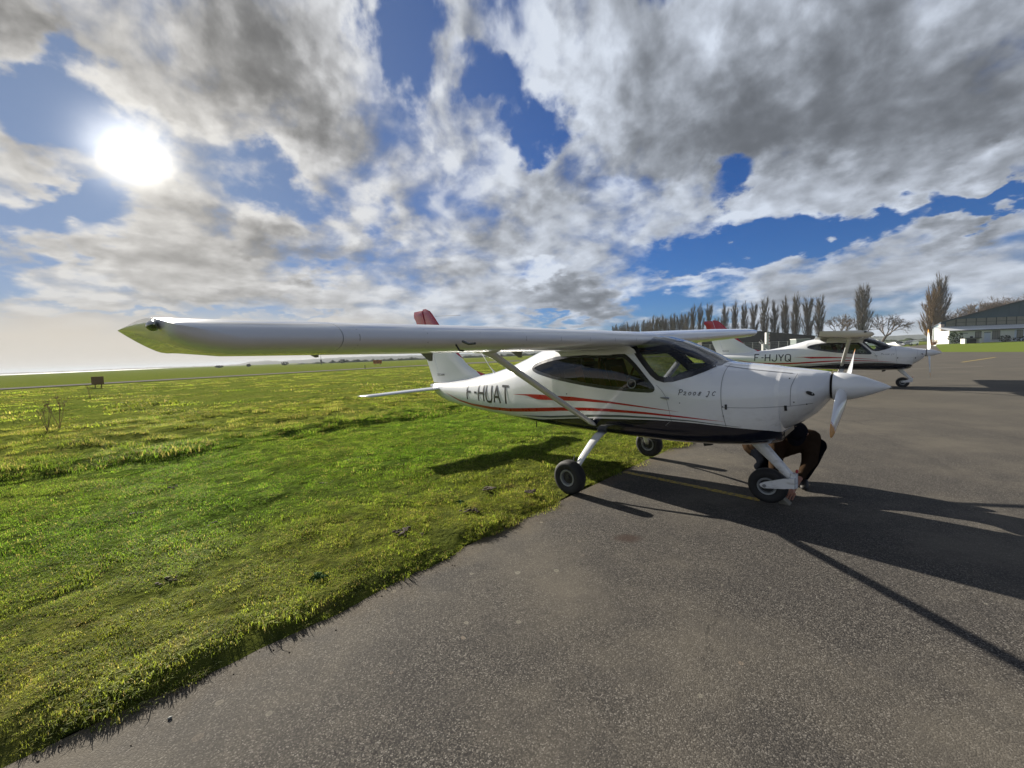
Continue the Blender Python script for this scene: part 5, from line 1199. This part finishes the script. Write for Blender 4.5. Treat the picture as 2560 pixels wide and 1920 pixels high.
bush('bush', (106.6, 86.6, .35), .95, .8, 'round dark bush at the right, before the pale blue wall', 320, .14, group='dark bushes before the annex', seed=22)
bush('bush', (111.6, 86.6, .35), 2.2, .55, 'low spreading dark bush at the right edge of the annex', 300, .16, group='dark bushes before the annex', seed=23)
r = empty('stone_table', (96.6, 84.3, .38)); tag(r, 'low dark-topped table on two pale legs on the hangar lawn', 'table')
q = MB(); q.box((-1.75, -.5, 1.0), (1.75, .5, 1.18)); q.build('table_top', MT['mullion'], r)
for x in (-1.55, 1.55): q = MB(); q.box((x - .18, -.42, 0), (x + .18, .42, .998)); q.build('leg', MT['cream'], r)
q = MB(); q.box((-1.3, .1, 0), (1.3, .3, .95)); q.build('back_panel', MT['mullion'], r)
MT['drystalk'] = simple('rusty_stems', (.24, .12, .06), .9)
r = empty('dry_shrub', (92.9, 88.2, .3)); tag(r, 'rusty brown dry shrub at the foot of the hangar corner pier', 'shrub')
rr_ = np.random.default_rng(5); q = MB()
for _ in range(70): a = rr_.uniform(0, 6.28); q.tube([(rr_.normal(0, .3), rr_.normal(0, .3), 0), (math.cos(a) * rr_.uniform(.3, .9), math.sin(a) * .6, rr_.uniform(.5, 1.2))], .02, 3, cap=False)
q.build('stems', MT['drystalk'], r)

# far white sailplane with its long wing, and a parked car
r = empty('glider', (84.6, 87.5, 0), R(184)); tag(r, 'far white glider with very long thin wing, seen beyond the second aircraft nose', 'glider')
q = MB(); pr_ = []
for y, w_, h_, z in ((-1.3, .02, .02, .62), (-1.0, .25, .28, .66), (-.4, .36, .48, .74), (.3, .36, .55, .80), (1.2, .24, .36, .82), (2.4, .12, .17, .86), (4.2, .08, .11, .92), (4.9, .05, .08, .95)):
    pr_.append([(w_ * math.cos(a), -y, z + h_ * math.sin(a)) for a in np.linspace(0, 2 * math.pi, 17)[:-1]])
q.add([p for a in pr_ for p in a], [(i * 16 + k, i * 16 + (k + 1) % 16, (i + 1) * 16 + (k + 1) % 16, (i + 1) * 16 + k) for i in range(7) for k in range(16)]); q.build('fuselage', MT['white'], r, True)
q = MB(); cp = [[(w_ * math.cos(a), -y, z + h_ * math.sin(a)) for a in np.linspace(.3, math.pi - .3, 9)] for y, w_, h_, z in ((-1.02, .18, .20, .74), (-.6, .33, .50, .76), (-.1, .35, .60, .80), (.4, .30, .52, .84))]
q.add([p for a in cp for p in a], [(i * 9 + k, i * 9 + k + 1, (i + 1) * 9 + k + 1, (i + 1) * 9 + k) for i in range(3) for k in range(8)]); q.build('canopy', MT['frame'], r, True)
q = MB(); 
for sg in (-1, 1):
    rows = [[(sg * x, -.1 - u * c, 1.22 + dz_ + t_) for u, t_ in ((0, 0), (.3, .06), (1, 0), (.3, -.04))] for x, c, dz_ in ((0, .85, 0), (4, .72, .10), (7.4, .42, .26))]
    q.add([p for a in rows for p in a], [(i * 4 + k, i * 4 + (k + 1) % 4, (i + 1) * 4 + (k + 1) % 4, (i + 1) * 4 + k) for i in range(2) for k in range(4)])
q.build('wing', MT['white'], r)
q = MB(); q.add([(-.04, -4.3, .9), (-.04, -5.0, .9), (-.03, -5.1, 2.05), (-.03, -4.7, 2.05), (.04, -4.3, .9), (.04, -5.0, .9), (.03, -5.1, 2.05), (.03, -4.7, 2.05)], [(0, 1, 2, 3), (7, 6, 5, 4), (0, 4, 5, 1), (1, 5, 6, 2), (2, 6, 7, 3), (3, 7, 4, 0)]); q.build('fin', MT['white'], r)
q = MB(); q.box((-1.3, -5.15, 2.05), (1.3, -4.75, 2.11)); q.build('tailplane', MT['white'], r)
q = MB(); q.lathe([(-.06, .10), (-.06, .2), (.06, .2), (.06, .10)], 'x', (0, -.3, .2), 16); q.build('wheel', MT['rubber'], r)
def car(loc, rz, label, m_):
    r = empty('parked_car', loc, rz); tag(r, label, 'car')
    q = MB(); body = [(-2.05, .35), (-2.1, .62), (-1.95, .85), (-1.0, .95), (-.35, 1.42), (.95, 1.45), (1.75, 1.05), (2.0, .98), (2.05, .4)]
    k = len(body); v = [(x, -.82, z) for x, z in body] + [(x, .82, z) for x, z in body]; q.add(v, [tuple(range(k)), tuple(range(k, 2 * k))[::-1]] + [(i, i + k, (i + 1) % k + k, (i + 1) % k) for i in range(k)]); q.build('body', m_, r)
    q = MB(); 
    for sy in (-.83, .83): q.add([(-.85, sy, .98), (1.55, sy, 1.02), (.85, sy, 1.38), (-.32, sy, 1.36)], [(0, 1, 2, 3)])
    q.add([(-1.0, -.7, .975), (-1.0, .7, .975), (-.37, .65, 1.415), (-.37, -.65, 1.415)], [(0, 1, 2, 3)]); q.build('windows', MT['frame'], r)
    for x in (-1.35, 1.3):
        for sy in (-.78, .78): q = MB(); q.lathe([(-.1, .12), (-.1, .31), (.1, .31), (.1, .12)], 'y', (x, sy, .31), 16); q.build('wheel', MT['rubber'], r)
car((111.6, 112, 0), R(20), 'dark parked car with a pale front, far behind the second propeller', simple('dark_car', (.05, .06, .07), .3, coat=1))
car((106.0, 118, 0), R(160), 'white parked car far away beside the dark one', simple('white_car', (.6, .6, .6), .3, coat=1))
# bird
r = mesh('bird', [(0, -.16, 0), (.03, 0, .02), (0, .18, 0), (-.03, 0, .02), (-.42, .02, .10), (.42, .02, .06), (0, 0, -.03)], [(0, 1, 3), (1, 2, 3), (3, 4, 0), (1, 0, 5), (0, 6, 1), (6, 2, 1), (0, 3, 6), (3, 2, 6)], MT['black']); r.location = (8.6, 90, 13.8); tag(r, 'tiny dark bird gliding under the low cumulus in the middle of the sky', 'bird')

# ---------------------------------------------------------------- person crouching at the nose wheel
MT['jacket'] = fabric('brown_jacket', (.034, .022, .014)); MT['jeans'] = fabric('dark_jeans', (.004, .0048, .0068))
MT['skin'] = simple('skin', (.42, .19, .12), .55, var=.12, scale=20); MT['capm'] = fabric('dark_cap', (.013, .013, .017)); MT['shoe'] = simple('dark_shoe', (.015, .014, .013), .6); MT['hem'] = simple('painted_sun_rim', (.55, .33, .08), .5)  # the hem colour stands in for sunlight on the jacket edge
PR = empty('person', (3.05, 4.5, 0)); tag(PR, 'person in dark cap, brown jacket and jeans crouching and reaching down beside the nose wheel', 'person')
def skin(name, chains, m_, sub=2, root_i=0):
    vs, es, rs, idx = [], [], [], {}
    def vid(p, r_):
        key = tuple(round(c, 4) for c in p)
        if key not in idx: idx[key] = len(vs); vs.append(Vector(p) - Vector((3.05, 4.5, 0))); rs.append(r_)
        return idx[key]
    for ch in chains:
        pv = None
        for (p, r_) in ch:
            i = vid(p, r_)
            if pv is not None and pv != i: es.append((pv, i))
            pv = i
    me = bpy.data.meshes.new(name); me.from_pydata(vs, es, []); o = link(name, me, m_, PR)
    md = o.modifiers.new('skin', 'SKIN'); md.use_smooth_shade = True
    for i, r_ in enumerate(rs):
        sv_ = me.skin_vertices[0].data[i]; sv_.radius = r_ if isinstance(r_, tuple) else (r_, r_); sv_.use_root = (i == root_i)
    ss = o.modifiers.new('sub', 'SUBSURF'); ss.levels = ss.render_levels = sub
    return o
hipc = (3.03, 4.84, .37); chest = (3.17, 4.50, .51); neck = (3.07, 4.32, .60); head = (3.022, 4.235, .640)
sL = (3.325, 4.43, .53); eL = (3.215, 4.29, .315); wL = (2.945, 4.085, .165); kL = (2.81, 3.99, .082)
sR = (3.0, 4.50, .50); eR = (2.93, 4.42, .30); wR = (2.80, 4.27, .16); kR = (2.74, 4.21, .09)
fing = []
for i, (dx_, dy_, L_, z_) in enumerate(((-.030, .018, .070, .030), (-.012, .006, .080, .020), (.008, -.006, .076, .018), (.026, -.018, .062, .022))):
    b0 = (2.800 + dx_, 3.975 + dy_, .074); d = Vector((-.74, -.30, -.55)).normalized()
    p1_ = Vector(b0) + d * L_ * .5; p2_ = Vector(b0) + d * L_ * .8 + Vector((0, 0, -.012)); p3_ = p2_ + Vector((-.006, -.004, -.016))
    fing.append([(kL, (.030, .016)), (b0, .0105), (tuple(p1_), .0095), (tuple(p2_), .0085), (tuple(p3_), .007)])
fingR = []
for i in range(4):
    b0 = (kR[0] - .012 + i * .012, kR[1] - .03 + i * .014, kR[2] - .012); p1_ = Vector(b0) + Vector((-.035, -.03, -.03)); p2_ = p1_ + Vector((-.012, -.01, -.028))
    fingR.append([(kR, .028), (b0, .011), (tuple(p1_), .0095), (tuple(p2_), .007)])
thumb = [(kL, (.030, .016)), ((2.825, 4.02, .075), .012), ((2.792, 4.035, .055), .010), ((2.765, 4.03, .036), .008)]
body = skin('body', [[(hipc, .09), ((3.09, 4.68, .45), .09), (chest, .085), (neck, .055), ((3.045, 4.275, .62), .07), (head, .084), ((3.012, 4.205, .675), .066)],
                     [(chest, .085), (sL, .045), (eL, .042), ((3.04, 4.155, .22), .036), (wL, .026), ((2.88, 4.04, .125), (.032, .018)), (kL, (.030, .016))], *fing, thumb,
                     [(chest, .085), (sR, .045), (eR, .042), (wR, .028), (kR, .028)], *fingR], MT['skin'], 2)
# face towards the wheel: nose, ears
q = MB(); fdir = (Vector((2.80, 3.95, .30)) - Vector(head)).normalized(); lat = fdir.cross(Vector((0, 0, 1))).normalized(); upv = lat.cross(fdir)
hc = Vector(head) - Vector((3.05, 4.5, 0))
q.tube([hc + fdir * .082 + upv * .01, hc + fdir * .112 - upv * .022, hc + fdir * .085 - upv * .03], [.008, .014, .008], 8); q.build('nose', MT['skin'], PR, True)
for sg in (-1, 1):
    q = MB(); c_ = hc + lat * .085 * sg - upv * .005; q.tube([c_ - upv * .03, c_ + lat * .008 * sg, c_ + upv * .03], [.008, .016, .010], 8); q.build('ear', MT['skin'], PR, True)
    q = MB(); c_ = hc + lat * .030 * sg + fdir * .078 + upv * .012; q.tube([c_, c_ + fdir * .008], [.011, .006], 8); q.build('eye', MT['black'], PR, True)
q = MB(); c_ = hc + fdir * .082 - upv * .052; q.tube([c_ - lat * .022, c_ + fdir * .006, c_ + lat * .022], [.003, .006, .003], 6); q.build('mouth', simple('lips', (.28, .09, .07), .5), PR, True)
def cloth(name, chains, m_, vox=.011):
    B = MB(); bm = bmesh.new(); bmesh.ops.create_icosphere(bm, subdivisions=2, radius=1); sv = [v.co.copy() for v in bm.verts]; sf = [[w.index for w in f.verts] for f in bm.faces]; bm.free()
    O = Vector((3.05, 4.5, 0))
    for ch in chains:
        for (p, r0), (q_, r1) in zip(ch[:-1], ch[1:]):
            p, q_ = Vector(p), Vector(q_); n = max(2, int((q_ - p).length / (min(r0, r1) * .28)))
            for i in range(n + 1):
                c = p.lerp(q_, i / n) - O; r_ = r0 + (r1 - r0) * i / n
                B.add([c + v * r_ * (1 + .045 * noise.noise((c + v * r_) * 22)) for v in sv], sf)
    o = B.build(name, m_, PR, True); md = o.modifiers.new('union', 'REMESH'); md.mode = 'VOXEL'; md.voxel_size = vox; md.use_smooth_shade = True
    sm = o.modifiers.new('soften', 'SMOOTH'); sm.factor = .5; sm.iterations = 3
    return o
jk = cloth('jacket', [[((3.00, 4.86, .39), .185), ((3.08, 4.68, .42), .19), ((3.16, 4.51, .50), .17), ((3.10, 4.38, .585), .095)], [((3.17, 4.51, .52), .13), (sL, .10), (eL, .078), ((3.10, 4.20, .255), .052), ((3.00, 4.125, .195), .043)], [((3.15, 4.53, .52), .12), (sR, .10), (eR, .072), ((2.83, 4.31, .19), .045)]], MT['jacket'])
q = MB(); a_ = [Vector((2.93 + .36 * u, 4.66 - .05 * u, .34 - .07 * math.sin(u * 3.14))) - Vector((3.05, 4.5, 0)) for u in np.linspace(0, .72, 9)]
q.tube(a_, [(.016, .012)] * 9, 6); q.build('sunlit_hem_rim', MT['hem'], PR, True)  # sunlit rim along the hem, its brightness put into the colour
tr_ = cloth('trousers', [[((3.0, 4.88, .36), .155), ((3.12, 4.82, .37), .15)], [((3.12, 4.82, .375), .14), ((3.30, 4.68, .405), .11), ((3.470, 4.50, .425), .082), ((3.35, 4.43, .26), .064), ((3.22, 4.38, .11), .050)],
                        [((3.0, 4.86, .35), .145), ((2.97, 4.70, .30), .115), ((2.915, 4.58, .235), .085), ((2.95, 4.72, .125), .064), ((3.02, 4.88, .09), .052)]], MT['jeans'])
for nm, pts in (('shoe', [((3.225, 4.40, .07), (.045, .05)), ((3.19, 4.33, .05), (.048, .042)), ((3.13, 4.25, .036), (.042, .030)), ((3.10, 4.215, .030), (.03, .024))]), ('shoe', [((3.03, 4.92, .08), (.045, .045)), ((3.01, 4.85, .045), (.045, .038)), ((2.99, 4.78, .034), (.04, .03))])):
    skin(nm, [pts], MT['shoe'], 2)
q = MB(); rows = []
M3 = Matrix((lat, fdir, upv)).transposed()
for u, rr2 in ((.012, .102), (.035, .104), (.06, .096), (.085, .074), (.100, .040), (.106, .004)): rows.append([hc + M3 @ Vector((math.cos(a) * rr2, math.sin(a) * rr2 * 1.06 - .006, u)) for a in np.linspace(0, 2 * math.pi, 25)[:-1]])
q.add([p for r_ in rows for p in r_], [(i * 24 + k, i * 24 + (k + 1) % 24, (i + 1) * 24 + (k + 1) % 24, (i + 1) * 24 + k) for i in range(5) for k in range(24)]); cp_ = q.build('cap', MT['capm'], PR, True)
q = MB(); n9 = 11; v = []
for a in np.linspace(.45, math.pi - .45, n9):
    p0 = hc + M3 @ Vector((math.cos(a) * .101, math.sin(a) * .105 - .006, .018)); p1_ = hc + M3 @ Vector((math.cos(a) * .092, math.sin(a) * .175 - .006, -.002)); v += [p0, p1_, p0 - upv * .005, p1_ - upv * .005]
q.add(v, [(4 * i, 4 * i + 4, 4 * i + 5, 4 * i + 1) for i in range(n9 - 1)] + [(4 * i + 2, 4 * i + 3, 4 * i + 7, 4 * i + 6) for i in range(n9 - 1)] + [(4 * i + 1, 4 * i + 5, 4 * i + 7, 4 * i + 3) for i in range(n9 - 1)]); q.build('visor', MT['capm'], cp_, True)
# wheel chock the hand sets down
o = mesh('wheel_chock', [(-.05, -.05, 0), (.05, -.05, 0), (.05, .05, 0), (-.05, .05, 0), (-.012, -.05, .055), (-.012, .05, .055)], [(0, 3, 2, 1), (0, 1, 4), (3, 5, 2), (1, 2, 5, 4), (0, 4, 5, 3)], simple('worn_wood', (.22, .20, .15), .8)); o.location = (2.685, 3.905, .006); o.rotation_euler = (0, 0, -.787); tag(o, 'small pale wedge chock on the asphalt under the crouching person hand', 'wheel chock')

# ------------------------------------------------------------------ air
m, t, out = mat('air'); pv = t.new('ShaderNodeVolumePrincipled'); pv.inputs['Color'].default_value = (.86, .93, 1, 1); pv.inputs['Density'].default_value = .00020; pv.inputs['Anisotropy'].default_value = 0.
t.l.new(pv.outputs[0], out.inputs['Volume'])
q = MB(); q.box((-6100, -3100, -2.5), (6100, 9100, 34)); o = q.build('haze', m); o['kind'] = 'stuff'
